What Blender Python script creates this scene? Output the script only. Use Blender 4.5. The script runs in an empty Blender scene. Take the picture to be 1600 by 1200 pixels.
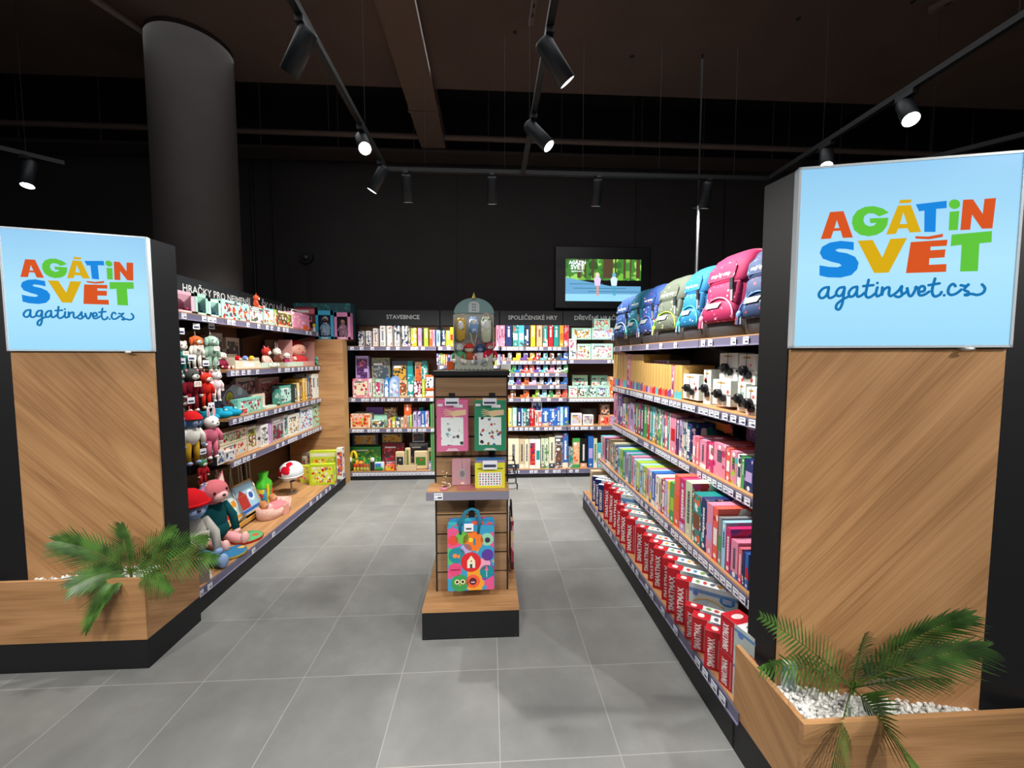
import bpy, bmesh, math, random
from mathutils import Vector, Matrix, noise
from mathutils.geometry import tessellate_polygon
R=math.radians; PI=math.pi
scn=bpy.context.scene; COL=scn.collection
# ------------------------------------------------------------ camera, world, exposure
FP=640.0; CH=1.5; YAW=R(3.166); PITCH=R(3.67)
cam=bpy.data.objects.new('camera',bpy.data.cameras.new('camera')); COL.objects.link(cam)
cam.location=(0,0,CH); cam.rotation_euler=(PI/2-PITCH,0,-YAW)
cam.data.sensor_width=36; cam.data.lens=FP/1600*36; cam.data.clip_start=.05
scn.camera=cam
scn.view_settings.view_transform='Standard'; scn.view_settings.look='None'
scn.view_settings.exposure=0.25; scn.view_settings.gamma=1
w=bpy.data.worlds.new('world'); scn.world=w; w.use_nodes=True
w.node_tree.nodes['Background'].inputs[0].default_value=(.86,.92,1,1)
w.node_tree.nodes['Background'].inputs[1].default_value=.17
def arealight(name,loc,rot,sx,sy,e,col=(1,.97,.93)):
    l=bpy.data.lights.new(name,'AREA'); l.shape='RECTANGLE'; l.size=sx; l.size_y=sy; l.energy=e; l.color=col
    o=bpy.data.objects.new(name,l); COL.objects.link(o); o.location=loc; o.rotation_euler=rot; return o
# unseen area lights: over the passage behind the camera, and added shop fill
arealight('passage_light',(0,-2.6,4.2),(R(25),0,0),6,1.2,110)
arealight('shop_light',(-.4,2.4,4.28),(0,0,0),5.5,3.6,80,(.97,.98,1))
# ------------------------------------------------------------ pixel rays used to read true positions
cy,sy,cp,sp=math.cos(YAW),math.sin(YAW),math.cos(PITCH),math.sin(PITCH)
_F=Vector((sy*cp,cy*cp,-sp)); _R=Vector((cy,-sy,0)); _U=_R.cross(_F)
def ray(u,v): return _F+_R*((u-800)/FP)+_U*((600-v)/FP)
O=Vector((0,0,CH))
def oz(u,v,z): r=ray(u,v); return O+r*((z-CH)/r.z)
def oy(u,v,y): r=ray(u,v); return O+r*(y/r.y)
def ox(u,v,x): r=ray(u,v); return O+r*(x/r.x)
# ------------------------------------------------------------ materials
def lin(c): return tuple((x/12.92 if x<=.04045 else ((x+.055)/1.055)**2.4) for x in c)
def rgb(h):
    if isinstance(h,str):
        h=PAL.get(h,h); h=h.lstrip('#'); return tuple(int(h[i:i+2],16)/255 for i in (0,2,4))
    return h
PAL=dict(white='eceae6',cream='e8dcc0',beige='c9b593',pink='e08aa6',magenta='c42a6b',rose='d86a7a',red='c01825',orange='e2602a',peach='eaa982',
 yellow='e8c62e',gold='c9952c',lime='a3c63c',green='3f9a4e',mint='a8d9c6',teal='1f8a86',turquoise='4fb7c4',sky='9fcbe6',blue='2f66b5',navy='1f2f66',
 lilac='b9a3d6',violet='6a4a9a',purple='4a2356',brown='7a4a30',grey='8d8f92',slate='3f4a58',black='17171a',silver='b9bcc2',sage='c4d1b0',coral='ec5f4e',
 maroon='7a1f33',ochre='b98a35',khaki='7d8060',tan='c9a36a')
_MC={}
def C(c,rough=.5,metal=0.,spec=.4,emit=0):
    k=('c',c if isinstance(c,str) else tuple(c),rough,metal,spec,emit)
    if k in _MC: return _MC[k]
    m=bpy.data.materials.new('plain'); m.use_nodes=True; b=m.node_tree.nodes['Principled BSDF']
    l=lin(rgb(c)); b.inputs['Base Color'].default_value=(*l,1); b.inputs['Roughness'].default_value=rough
    b.inputs['Metallic'].default_value=metal; b.inputs['Specular IOR Level'].default_value=spec
    if emit: b.inputs['Emission Color'].default_value=(*l,1); b.inputs['Emission Strength'].default_value=emit
    _MC[k]=m; return m
def nt(m): return m.node_tree.nodes, m.node_tree.links
def ramp(N,stops,interp='LINEAR'):
    r=N.new('ShaderNodeValToRGB'); r.color_ramp.interpolation=interp
    e=r.color_ramp.elements
    while len(e)<len(stops): e.new(.5)
    for i,(p,c) in enumerate(stops): e[i].position=p; e[i].color=(*lin(rgb(c)),1)
    return r
def PR(base,cols,scale=22.,dens=.42,rough=.42):
    """printed cardboard or cloth: scattered little figures in a few colours on a base"""
    k=('p',base,tuple(cols),scale,dens,rough)
    if k in _MC: return _MC[k]
    m=bpy.data.materials.new('printed'); m.use_nodes=True; N,L=nt(m); b=N['Principled BSDF']
    tc=N.new('ShaderNodeTexCoord'); oi=N.new('ShaderNodeObjectInfo')
    mu=N.new('ShaderNodeMath'); mu.operation='MULTIPLY'; mu.inputs[1].default_value=37.
    L.new(oi.outputs['Random'],mu.inputs[0])
    vo=N.new('ShaderNodeTexVoronoi'); vo.voronoi_dimensions='4D'; vo.inputs['Scale'].default_value=scale
    L.new(tc.outputs['Object'],vo.inputs['Vector']); L.new(mu.outputs[0],vo.inputs['W'])
    nz=N.new('ShaderNodeTexNoise'); nz.inputs['Scale'].default_value=scale*2.2; nz.inputs['Detail'].default_value=2
    L.new(tc.outputs['Object'],nz.inputs['Vector'])
    ad=N.new('ShaderNodeMath'); ad.operation='MULTIPLY_ADD'; ad.inputs[1].default_value=.5
    L.new(nz.outputs['Fac'],ad.inputs[0]); L.new(vo.outputs['Distance'],ad.inputs[2])
    lt=N.new('ShaderNodeMath'); lt.operation='LESS_THAN'; lt.inputs[1].default_value=dens*1.25+.30
    L.new(ad.outputs[0],lt.inputs[0])
    sx=N.new('ShaderNodeSeparateColor'); L.new(vo.outputs['Color'],sx.inputs[0])
    n=len(cols); rp=ramp(N,[(i/n,c) for i,c in enumerate(cols)],'CONSTANT'); L.new(sx.outputs[0],rp.inputs[0])
    mx=N.new('ShaderNodeMix'); mx.data_type='RGBA'; mx.inputs[6].default_value=(*lin(rgb(base)),1)
    L.new(lt.outputs[0],mx.inputs[0]); L.new(rp.outputs[0],mx.inputs[7]); L.new(mx.outputs[2],b.inputs['Base Color'])
    b.inputs['Roughness'].default_value=rough; b.inputs['Specular IOR Level'].default_value=.4
    _MC[k]=m; return m
def WOOD(tone='oak',axis=(0,0,0),sc=1.):
    k=('w',tone,axis,sc)
    if k in _MC: return _MC[k]
    cols={'oak':('c99a6c','b98b5e','9f744c'),'slat':('a68768','987858','836549'),'dark':('6a4c38','5c402e','4a3426')}[tone]
    m=bpy.data.materials.new('wood'); m.use_nodes=True; N,L=nt(m); b=N['Principled BSDF']
    tc=N.new('ShaderNodeTexCoord'); mp=N.new('ShaderNodeMapping'); mp.inputs['Rotation'].default_value=axis
    mp.vector_type='TEXTURE'; mp.inputs['Scale'].default_value=(1/sc,1/sc,1/sc)
    L.new(tc.outputs['Object'],mp.inputs['Vector'])
    m2=N.new('ShaderNodeMapping'); m2.inputs['Scale'].default_value=(.45,4.5,4.5); L.new(mp.outputs[0],m2.inputs['Vector'])
    n1=N.new('ShaderNodeTexNoise'); n1.inputs['Scale'].default_value=1.3; n1.inputs['Detail'].default_value=3; n1.inputs['Distortion'].default_value=.5
    L.new(m2.outputs[0],n1.inputs['Vector'])
    ml=N.new('ShaderNodeMath'); ml.operation='MULTIPLY'; ml.inputs[1].default_value=9; L.new(n1.outputs['Fac'],ml.inputs[0])
    fr=N.new('ShaderNodeMath'); fr.operation='PINGPONG'; fr.inputs[1].default_value=1; L.new(ml.outputs[0],fr.inputs[0])
    m3=N.new('ShaderNodeMapping'); m3.inputs['Scale'].default_value=(3.,190.,190.); L.new(mp.outputs[0],m3.inputs['Vector'])
    n2=N.new('ShaderNodeTexNoise'); n2.inputs['Scale'].default_value=1.; n2.inputs['Detail'].default_value=2
    L.new(m3.outputs[0],n2.inputs['Vector'])
    a=N.new('ShaderNodeMath'); a.operation='MULTIPLY_ADD'; a.inputs[1].default_value=.33; L.new(fr.outputs[0],a.inputs[0])
    h=N.new('ShaderNodeMath'); h.operation='MULTIPLY'; h.inputs[1].default_value=.75; L.new(n2.outputs['Fac'],h.inputs[0])
    L.new(h.outputs[0],a.inputs[2])
    rp=ramp(N,[(.22,cols[0]),(.52,cols[1]),(.82,cols[2])]); L.new(a.outputs[0],rp.inputs[0])
    L.new(rp.outputs[0],b.inputs['Base Color']); b.inputs['Roughness'].default_value=.5; b.inputs['Specular IOR Level'].default_value=.3
    _MC[k]=m; return m
def noisy(name,c1,c2,scale,rough=.6,bump=0,detail=4):
    k=('n',name)
    if k in _MC: return _MC[k]
    m=bpy.data.materials.new(name); m.use_nodes=True; N,L=nt(m); b=N['Principled BSDF']
    tc=N.new('ShaderNodeTexCoord'); nz=N.new('ShaderNodeTexNoise'); nz.inputs['Scale'].default_value=scale; nz.inputs['Detail'].default_value=detail
    L.new(tc.outputs['Object'],nz.inputs['Vector']); rp=ramp(N,[(.3,c1),(.7,c2)]); L.new(nz.outputs['Fac'],rp.inputs[0])
    L.new(rp.outputs[0],b.inputs['Base Color']); b.inputs['Roughness'].default_value=rough
    if bump:
        bu=N.new('ShaderNodeBump'); bu.inputs['Strength'].default_value=bump; bu.inputs['Distance'].default_value=.01
        L.new(nz.outputs['Fac'],bu.inputs['Height']); L.new(bu.outputs[0],b.inputs['Normal'])
    _MC[k]=m; return m
def FLOORM():
    m=bpy.data.materials.new('grey_tiles'); m.use_nodes=True; N,L=nt(m); b=N['Principled BSDF']
    S=.45469; tc=N.new('ShaderNodeTexCoord'); mp=N.new('ShaderNodeMapping'); mp.inputs['Location'].default_value=(1.3286/S,-1.885/S,0)
    mp.inputs['Scale'].default_value=(1/S,1/S,1/S); L.new(tc.outputs['Object'],mp.inputs['Vector'])
    sx=N.new('ShaderNodeSeparateXYZ'); L.new(mp.outputs[0],sx.inputs[0])
    def edge(o):
        f=N.new('ShaderNodeMath'); f.operation='PINGPONG'; f.inputs[1].default_value=.5; L.new(o,f.inputs[0]); return f.outputs[0]
    mn=N.new('ShaderNodeMath'); mn.operation='MINIMUM'; L.new(edge(sx.outputs[0]),mn.inputs[0]); L.new(edge(sx.outputs[1]),mn.inputs[1])
    lt=N.new('ShaderNodeMath'); lt.operation='LESS_THAN'; lt.inputs[1].default_value=.0038; L.new(mn.outputs[0],lt.inputs[0])
    wn=N.new('ShaderNodeTexWhiteNoise'); sn=N.new('ShaderNodeVectorMath'); sn.operation='FLOOR'; L.new(mp.outputs[0],sn.inputs[0]); L.new(sn.outputs[0],wn.inputs['Vector'])
    n1=N.new('ShaderNodeTexNoise'); n1.noise_dimensions='4D'; n1.inputs['Scale'].default_value=2.6; n1.inputs['Detail'].default_value=7; n1.inputs['Roughness'].default_value=.62
    m4=N.new('ShaderNodeMath'); m4.operation='MULTIPLY'; m4.inputs[1].default_value=9; L.new(wn.outputs['Value'],m4.inputs[0]); L.new(m4.outputs[0],n1.inputs['W'])
    L.new(tc.outputs['Object'],n1.inputs['Vector'])
    ad=N.new('ShaderNodeMath'); ad.operation='MULTIPLY_ADD'; ad.inputs[1].default_value=.05; L.new(wn.outputs['Value'],ad.inputs[0]); L.new(n1.outputs['Fac'],ad.inputs[2])
    rp=ramp(N,[(.3,'767776'),(.55,'868785'),(.8,'999a98')]); L.new(ad.outputs[0],rp.inputs[0])
    mx=N.new('ShaderNodeMix'); mx.data_type='RGBA'; L.new(lt.outputs[0],mx.inputs[0]); L.new(rp.outputs[0],mx.inputs[6]); mx.inputs[7].default_value=(*lin(rgb('a9a9a4')),1)
    L.new(mx.outputs[2],b.inputs['Base Color']); b.inputs['Roughness'].default_value=.42; b.inputs['Specular IOR Level'].default_value=.35
    return m
# ------------------------------------------------------------ mesh builder
class MB:
    def __init__(s): s.v=[]; s.f=[]; s.fm=[]; s.sm=[]; s.mats=[]
    def mi(s,m):
        if isinstance(m,str): m=C(m)
        if m not in s.mats: s.mats.append(m)
        return s.mats.index(m)
    def add(s,vs,fs,m,M=None,smooth=False):
        b=len(s.v); i=s.mi(m)
        s.v+=[tuple(M@Vector(v)) if M else tuple(v) for v in vs]
        for f in fs: s.f.append([b+j for j in f]); s.fm.append(i); s.sm.append(smooth)
        return s
    def box(s,x0,y0,z0,x1,y1,z1,m,M=None):
        x0,x1=sorted((x0,x1)); y0,y1=sorted((y0,y1)); z0,z1=sorted((z0,z1))
        v=[(x0,y0,z0),(x1,y0,z0),(x1,y1,z0),(x0,y1,z0),(x0,y0,z1),(x1,y0,z1),(x1,y1,z1),(x0,y1,z1)]
        f=[(0,3,2,1),(4,5,6,7),(0,1,5,4),(1,2,6,5),(2,3,7,6),(3,0,4,7)]
        if isinstance(m,(list,tuple)):   # bottom, top, front, right, back, left
            b=len(s.v); s.v+=[tuple(M@Vector(p)) if M else p for p in v]
            for q,mm in zip(f,m): s.f.append([b+j for j in q]); s.fm.append(s.mi(mm)); s.sm.append(False)
            return s
        return s.add(v,f,m,M)
    def cbox(s,x0,y0,z0,x1,y1,z1,m,r=.004,M=None):
        bm=bmesh.new(); bmesh.ops.create_cube(bm,size=1)
        for v in bm.verts: v.co=Vector(((v.co.x+.5)*(x1-x0)+x0,(v.co.y+.5)*(y1-y0)+y0,(v.co.z+.5)*(z1-z0)+z0))
        bmesh.ops.bevel(bm,geom=bm.edges[:],offset=r,segments=2,profile=.5,affect='EDGES')
        bm.verts.index_update(); s.add([v.co[:] for v in bm.verts],[[v.index for v in f.verts] for f in bm.faces],m,M,smooth=False); bm.free(); return s
    def poly(s,pts,m,M=None): return s.add(pts,[list(range(len(pts)))],m,M)
    def prism(s,pts,z0,z1,m,M=None,top=None):  # pts xy ccw
        n=len(pts); v=[(x,y,z0) for x,y in pts]+[(x,y,z1) for x,y in pts]
        s.add(v,[[i,(i+1)%n,n+(i+1)%n,n+i] for i in range(n)]+[list(range(n))[::-1]],m,M)
        return s.add([(x,y,z1) for x,y in pts],[list(range(n))],top or m,M)
    def cyl(s,p0,p1,r0,m,r1=None,n=16,cap=True,M=None,smooth=True):
        r1=r0 if r1 is None else r1; p0=Vector(p0); p1=Vector(p1); d=(p1-p0).normalized()
        a=d.orthogonal().normalized(); b=d.cross(a); v=[]
        for p,r in ((p0,r0),(p1,r1)):
            for i in range(n): t=2*PI*i/n; v.append(tuple(p+a*math.cos(t)*r+b*math.sin(t)*r))
        s.add(v,[[i,(i+1)%n,n+(i+1)%n,n+i] for i in range(n)],m,M,smooth)
        if cap: s.add(v,[list(range(n))[::-1],list(range(n,2*n))],m,M)
        return s
    def ell(s,c,r,m,n=12,M=None,k=8):
        if not hasattr(r,'__len__'): r=(r,r,r)
        v=[(c[0],c[1],c[2]-r[2])]; f=[]
        for j in range(1,k):
            t=PI*j/k
            for i in range(n): a=2*PI*i/n; v.append((c[0]+r[0]*math.sin(t)*math.cos(a),c[1]+r[1]*math.sin(t)*math.sin(a),c[2]-r[2]*math.cos(t)))
        v.append((c[0],c[1],c[2]+r[2])); e=len(v)-1
        for i in range(n):
            f.append((0,1+(i+1)%n,1+i)); f.append((e,e-n+i,e-n+(i+1)%n))
            for j in range(k-2): q=1+j*n; f.append((q+i,q+(i+1)%n,q+n+(i+1)%n,q+n+i))
        return s.add(v,f,m,M,True)
    def lathe(s,prof,m,n=20,M=None):
        v=[];f=[];k=len(prof)
        for r,z in prof:
            for i in range(n): a=2*PI*i/n; v.append((r*math.cos(a),r*math.sin(a),z))
        for j in range(k-1):
            for i in range(n): f.append((j*n+i,j*n+(i+1)%n,(j+1)*n+(i+1)%n,(j+1)*n+i))
        return s.add(v,f,m,M,True)
    def tube(s,pts,r,m,n=6,M=None,closed=False):
        pts=[Vector(p) for p in pts]; k=len(pts); v=[];f=[]; nr=None
        rs=r if hasattr(r,'__len__') else [r]*k
        for j,p in enumerate(pts):
            d=(pts[(j+1)%k]-pts[j-1]) if closed else (pts[min(j+1,k-1)]-pts[max(j-1,0)])
            d=d.normalized() if d.length>1e-9 else Vector((0,0,1))
            nr=(nr-d*nr.dot(d)) if nr else d.orthogonal()
            nr=nr.normalized() if nr.length>1e-6 else d.orthogonal().normalized()
            b=d.cross(nr)
            for i in range(n): t=2*PI*i/n; v.append(tuple(p+(nr*math.cos(t)+b*math.sin(t))*rs[j]))
        for j in range(k if closed else k-1):
            q=(j+1)%k
            for i in range(n): f.append((j*n+i,j*n+(i+1)%n,q*n+(i+1)%n,q*n+i))
        if not closed: f+= [tuple(range(n))[::-1],tuple(range((k-1)*n,k*n))]
        return s.add(v,f,m,M,True)
    def disc(s,c,r,m,M=None,n=16,ry=None):   # in local xz plane, facing -y
        return s.add([(c[0]+r*math.cos(2*PI*i/n),c[1],c[2]+(ry or r)*math.sin(2*PI*i/n)) for i in range(n)],[list(range(n))],m,M)
    def rect(s,x0,z0,x1,z1,m,y=0,M=None): return s.add([(x0,y,z0),(x1,y,z0),(x1,y,z1),(x0,y,z1)],[(0,1,2,3)],m,M)
    def holed(s,rings,y,m,M=None):           # rings of (x,z); flat shape with holes facing -y
        rr=[[Vector((x,z,0)) for x,z in r] for r in rings]
        tr=tessellate_polygon(rr); fl=[p for r in rr for p in r]
        return s.add([(p.x,y,p.y) for p in fl],[tuple(t) for t in tr],m,M)
    def text(s,t,size,m,M=None,bold=0,align='CENTER',sx=1.):
        vs,fs=glyphs(t,bold,align)
        return s.add([(x*size*sx,0,y*size) for x,y in vs],fs,m,M)
    def obj(s,name,parent=None,loc=None,rot=None,scale=None):
        me=bpy.data.meshes.new(name); me.from_pydata(s.v,[],s.f)
        for m in s.mats: me.materials.append(m)
        me.polygons.foreach_set('material_index',s.fm); me.polygons.foreach_set('use_smooth',s.sm); me.update()
        o=bpy.data.objects.new(name,me); COL.objects.link(o)
        if parent: o.parent=parent
        if loc is not None: o.location=loc
        if rot is not None: o.rotation_euler=rot if hasattr(rot,'__len__') else (0,0,rot)
        if scale is not None: o.scale=scale if hasattr(scale,'__len__') else (scale,)*3
        return o
_TC={}
def glyphs(t,bold,align):
    k=(t,bold,align)
    if k not in _TC:
        cu=bpy.data.curves.new('t','FONT'); cu.body=t; cu.size=1; cu.offset=bold; cu.resolution_u=2; cu.align_x=align; cu.align_y='CENTER'
        o=bpy.data.objects.new('t',cu); COL.objects.link(o); bpy.context.view_layer.update()
        me=o.evaluated_get(bpy.context.evaluated_depsgraph_get()).to_mesh()
        _TC[k]=([(v.co.x,v.co.y) for v in me.vertices],[tuple(p.vertices) for p in me.polygons])
        o.evaluated_get(bpy.context.evaluated_depsgraph_get()).to_mesh_clear(); bpy.data.objects.remove(o); bpy.data.curves.remove(cu)
    return _TC[k]
def T(x=0,y=0,z=0): return Matrix.Translation((x,y,z))
def RX(a): return Matrix.Rotation(R(a),4,'X')
def RY(a): return Matrix.Rotation(R(a),4,'Y')
def RZ(a): return Matrix.Rotation(R(a),4,'Z')
LAB=set()
def tag(o,label,cat,group=None,kind=None):
    if kind=='structure': o['kind']=kind; return o
    label=' '.join(label.split())
    if not 4<=len(label.split())<=16: print('LABELLEN',label); label=' '.join(label.split()[:16])
    if not (group and group.startswith('=')): 
        if label in LAB: print('DUPLABEL',label)
    LAB.add(label); o['label']=label; o['category']=cat
    if group: o['group']=group.lstrip('=')
    if kind: o['kind']=kind
    return o
def thing(name,loc,rz,label,cat,group=None):
    o=bpy.data.objects.new(name,None); COL.objects.link(o); o.empty_display_size=.05; o.location=loc; o.rotation_euler=(0,0,rz)
    return tag(o,label,cat,group)
def dup(o,parent=None,**k):
    c=o.copy(); COL.objects.link(c); c.parent=parent
    for a,b in k.items(): setattr(c,a,b)
    for ch in o.children: dup(ch,c)
    return c
def struct(name,mb): return tag(mb.obj(name),'','',kind='structure')
# ------------------------------------------------------------ shell
BLK=C('#151619',.5); BLK2=C('#131416',.6); WALLM=noisy('wall_paint','#1d1817','#221d1c',3,.8,.05)
CEIL=noisy('ceiling_paint','#55433b','#5e4b42',2,.85,.05); DKC=noisy('recess_paint','#171313','#1b1716',2,.9)
CONC=noisy('column_paint','#26201d','#2c2522',4,.75,.05); PIPE=C('#6a5850',.6); METAL=C('silver',.3,1.)
m=MB(); m.add([(-9,-5,0),(9,-5,0),(9,7,0),(-9,7,0)],[(0,1,2,3)],FLOORM()); struct('floor',m)
m=MB(); m.box(-9,5.9,0,9,6.1,5.6,WALLM)
for x in (-2.95,-.45,2.1,3.4): m.box(x-.004,5.885,0,x+.004,5.9,4.3,BLK2)
struct('wall_back',m)
m=MB(); m.box(-9.1,-5,0,-9,6.1,5.6,WALLM); struct('wall_left',m)
m=MB(); m.box(9,-5,0,9.1,6.1,5.6,WALLM); struct('wall_right',m)
m=MB(); m.box(-9,-5,4.32,9,4.53,4.62,CEIL)
rnd=random.Random(3)
for i in range(14): x=rnd.uniform(-5,5); y=rnd.uniform(2.4,4.2); m.ell((x,y,4.318),(.02,.02,.008),BLK2,8,k=4)
m.box(-9,4.53,5.0,9,6.1,5.2,DKC); m.box(-9,4.51,4.62,9,4.53,5.2,DKC)
struct('ceiling',m)
m=MB(); m.cyl((-2.69,4.05,0),(-2.69,4.05,4.32),.325,CONC,n=48); struct('column_round',m)
def setobj(name,mb,label,cat,group=None): return tag(mb.obj(name),label,cat,group)
m=MB(); m.box(-.87,1.2,4.22,-.56,5.9,4.42,C('#67544a',.7)); m.box(-.885,4.75,4.21,-.545,4.78,4.29,C('#67544a',.7))
setobj('ventilation_duct',m,'brown flat ventilation duct running back under the ceiling','duct')
for z,y,r,lb in ((4.15,2.85,.045,'long pale pipe crossing the ceiling nearest the camera'),(4.2,2.55,.06,'thick brown pipe at the very top edge of the photo'),(4.30,5.45,.035,'thin brown pipe crossing in front of the dark back recess')):
    m=MB(); m.cyl((-9,y,z+.04),(9,y,z-.04),r,PIPE,n=12)
    for x in range(-8,9,2): m.cyl((x,y,z),(x,y,4.32 if y<4.4 else 5.0),.006,PIPE,n=6)
    setobj('ceiling_pipe',m,lb,'pipe','ceiling pipes')
m=MB(); m.box(-9,5.55,4.16,9,5.85,4.2,C('#3a302c',.7))
for x in range(-8,9): m.cyl((x*.97,5.6,4.2),(x*.97,5.6,5.0),.008,PIPE,n=6)
setobj('cable_tray',m,'dark metal cable tray along the top of the back wall','cable tray')
m=MB(); m.cyl((-3.9,1.2,4.3),(-2.95,3.9,4.3),.028,PIPE,n=10)
for t in (.2,.6): m.cyl((-3.9+.95*t,1.2+2.7*t,4.3),(-3.9+.95*t,1.2+2.7*t,4.32),.008,PIPE,n=6)
setobj('ceiling_pipe',m,'dark pipe running back towards the round column','pipe','ceiling pipes')
for p0,p1,lb in (((-2.2,1.9,4.29),(-1.95,3.2,4.29),'slotted channel on the ceiling right of the round column'),((.38,1.2,4.29),(.36,3.6,4.29),'slotted channel on the ceiling above the middle track'),((4.1,2.3,4.29),(3.55,3.3,4.29),'slotted channel on the ceiling above the right track')):
    m=MB(); p0=Vector(p0); p1=Vector(p1); d=(p1-p0); a=math.atan2(d.y,d.x); M=Matrix.Translation(p0)@Matrix.Rotation(a,4,'Z')
    m.box(0,-.02,-.02,d.length,.02,.025,PIPE,M)
    for i in range(int(d.length/.09)): m.box(i*.09+.02,-.008,-.0215,i*.09+.06,.008,-.0195,BLK2,M)
    setobj('strut_channel',m,lb,'channel','slotted ceiling channels')
# tracks
TZ=3.13
def track(p0,p1,lb,wires=3):
    t=thing('light_track',p0,0,lb,'light track','light tracks'); d=Vector(p1)-Vector(p0); a=math.atan2(d.y,d.x); M=Matrix.Rotation(a,4,'Z')
    m=MB(); m.box(0,-.018,0,d.length,.018,.035,C('#0a0a0b',.6),M); m.box(0,-.006,-.001,d.length,.006,.0,BLK2,M); m.obj('rail',t)
    for i in range(wires):
        q=M@Vector((d.length*(i+.5)/wires,0,0)); m=MB(); m.cyl((q.x,q.y,.035),(q.x,q.y,4.32-TZ),.0011,C('#2a2422',.7),n=5); m.obj('suspension_wire',t)
track((-.90,.3,TZ),(-.90,3.73,TZ),'black light track hanging over the left aisle')
track((.305,.3,TZ),(.305,3.73,TZ),'black light track hanging over the island stand')
track((2.58,.2,TZ),(2.58,3.73,TZ),'black light track above the right illuminated sign')
track((-.91,3.76,TZ),(2.6,3.76,TZ),'black cross track joining the three long tracks at the back',5)
track((-4.2,3.2,TZ),(-3.6,3.8,TZ),'short black track above the left illuminated sign',2)
track((-3.2,-.7,TZ),(3.2,-.7,TZ),'black track over the passage in front of the shop',4)
track((3.4,3.6,TZ),(4.4,2.4,TZ),'far right black track beyond the right sign',2)
LENS=C('#ffffff',.3,emit=14); RIM=C('#d8d8d8',.3,.8); LAMP=C('#1a1e22',.45,.1)
def spot(x,y,d,lb,e=60,ang=62,blend=.75,col=(1,.965,.9)):
    t=thing('track_spotlight',(x,y,TZ),0,lb,'spotlight','track spotlights'); d=Vector(d).normalized()
    m=MB(); m.box(-.02,-.055,-.03,.02,.055,0,BLK); m.cyl((0,0,-.03),(0,0,-.085),.012,BLK,n=10); m.obj('adapter',t)
    q=d.to_track_quat('-Z','Y'); loc=Vector((0,0,-.085))
    m=MB(); prof=[(.0,.06),(.035,.06),(.043,.052),(.045,.04),(.045,-.165),(.041,-.165),(.039,-.135)]
    m.lathe(prof,LAMP,24); h=m.obj('housing',t,loc,q.to_euler())
    m=MB(); m.lathe([(.0385,-.135),(.0,-.1345)],LENS,24); m.lathe([(.0405,-.165),(.0386,-.134)],RIM,24); m.obj('lens',h)
    l=bpy.data.lights.new('spot',"SPOT"); l.energy=e; l.spot_size=R(ang); l.spot_blend=blend; l.shadow_soft_size=.03; l.color=col
    lo=bpy.data.objects.new('beam',l); COL.objects.link(lo); lo.parent=t; lo.location=loc+d*.172; lo.rotation_euler=q.to_euler()
spot(-.90,2.16,(-.62,.30,-.8),'nearest left spotlight pointing down at the left shelves',120,75)
spot(-.90,3.08,(.28,-.62,-.6),'glaring left spotlight aimed back at the camera',200,66)
spot(-.90,3.6,(-.5,.05,-.85),'left spotlight at the corner of two tracks',130,78)
spot(.305,2.16,(.62,.2,-.75),'nearest middle spotlight pointing down to the right',190,75)
spot(.305,2.88,(.62,-.25,-.75),'farther middle spotlight pointing right, half lit face',195,75)
for i,(x,lb) in enumerate(((-.72,'upright back spotlight just right of the track corner'),(.03,'upright back spotlight above the middle of the shop'),(.98,'upright back spotlight above the screen'),(2.0,'upright back spotlight beside the hanging cable'))):
    spot(x,3.76,(0,.33,-.95),lb,170,92)
spot(2.58,2.5,(-.35,-.55,-.75),'glaring spotlight high above the right sign, the nearer one',130)
spot(2.58,3.1,(-.4,-.5,-.75),'glaring spotlight peeping over the right sign top edge',130)
spot(-3.74,3.66,(.1,-.25,-.95),'small spotlight above the left illuminated sign',40)
for x,d in ((-2.6,(.25,.85,-.62)),(-.7,(-.1,.62,-.8)),(.9,(-.2,.5,-.8)),(2.6,(-.35,.75,-.62))):
    spot(x,-.7,d,'spotlight on the passage track outside the shop, '+('far left' if x<-2 else 'centre left' if x<0 else 'centre right' if x<2 else 'far right'),150,58)
# ------------------------------------------------------------ shelving
RAIL=C('#6b6880',.35); TAGM=C('#e9ecf5',.45); INK=C('#3a4058',.6); OAK=WOOD('oak'); DOAK=WOOD('oak')
PLEX=C('#8d88a6',.25)
def tagmesh(w=.042,h=.036):
    m=MB(); m.box(-w/2,-.0015,-h/2,w/2,0,h/2,TAGM); y=-.0018
    m.rect(-w*.4,h*.22,w*.3,h*.3,INK,y); m.rect(-w*.1,-h*.28,w*.4,-h*.05,INK,y); m.rect(-w*.4,-h*.28,-w*.2,-h*.2,INK,y)
    return m
_TM=None
def ptag(parent,x,y,z,rot=0,w=1.,tilt=0):
    global _TM
    if _TM is None:
        o=tagmesh().obj('price_tag'); _TM=o.data; bpy.data.objects.remove(o)
    o=bpy.data.objects.new('price_tag',_TM); COL.objects.link(o); o.parent=parent; o.location=(x,y,z); o.rotation_euler=(tilt,0,rot); o.scale=(w,1,1)
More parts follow.
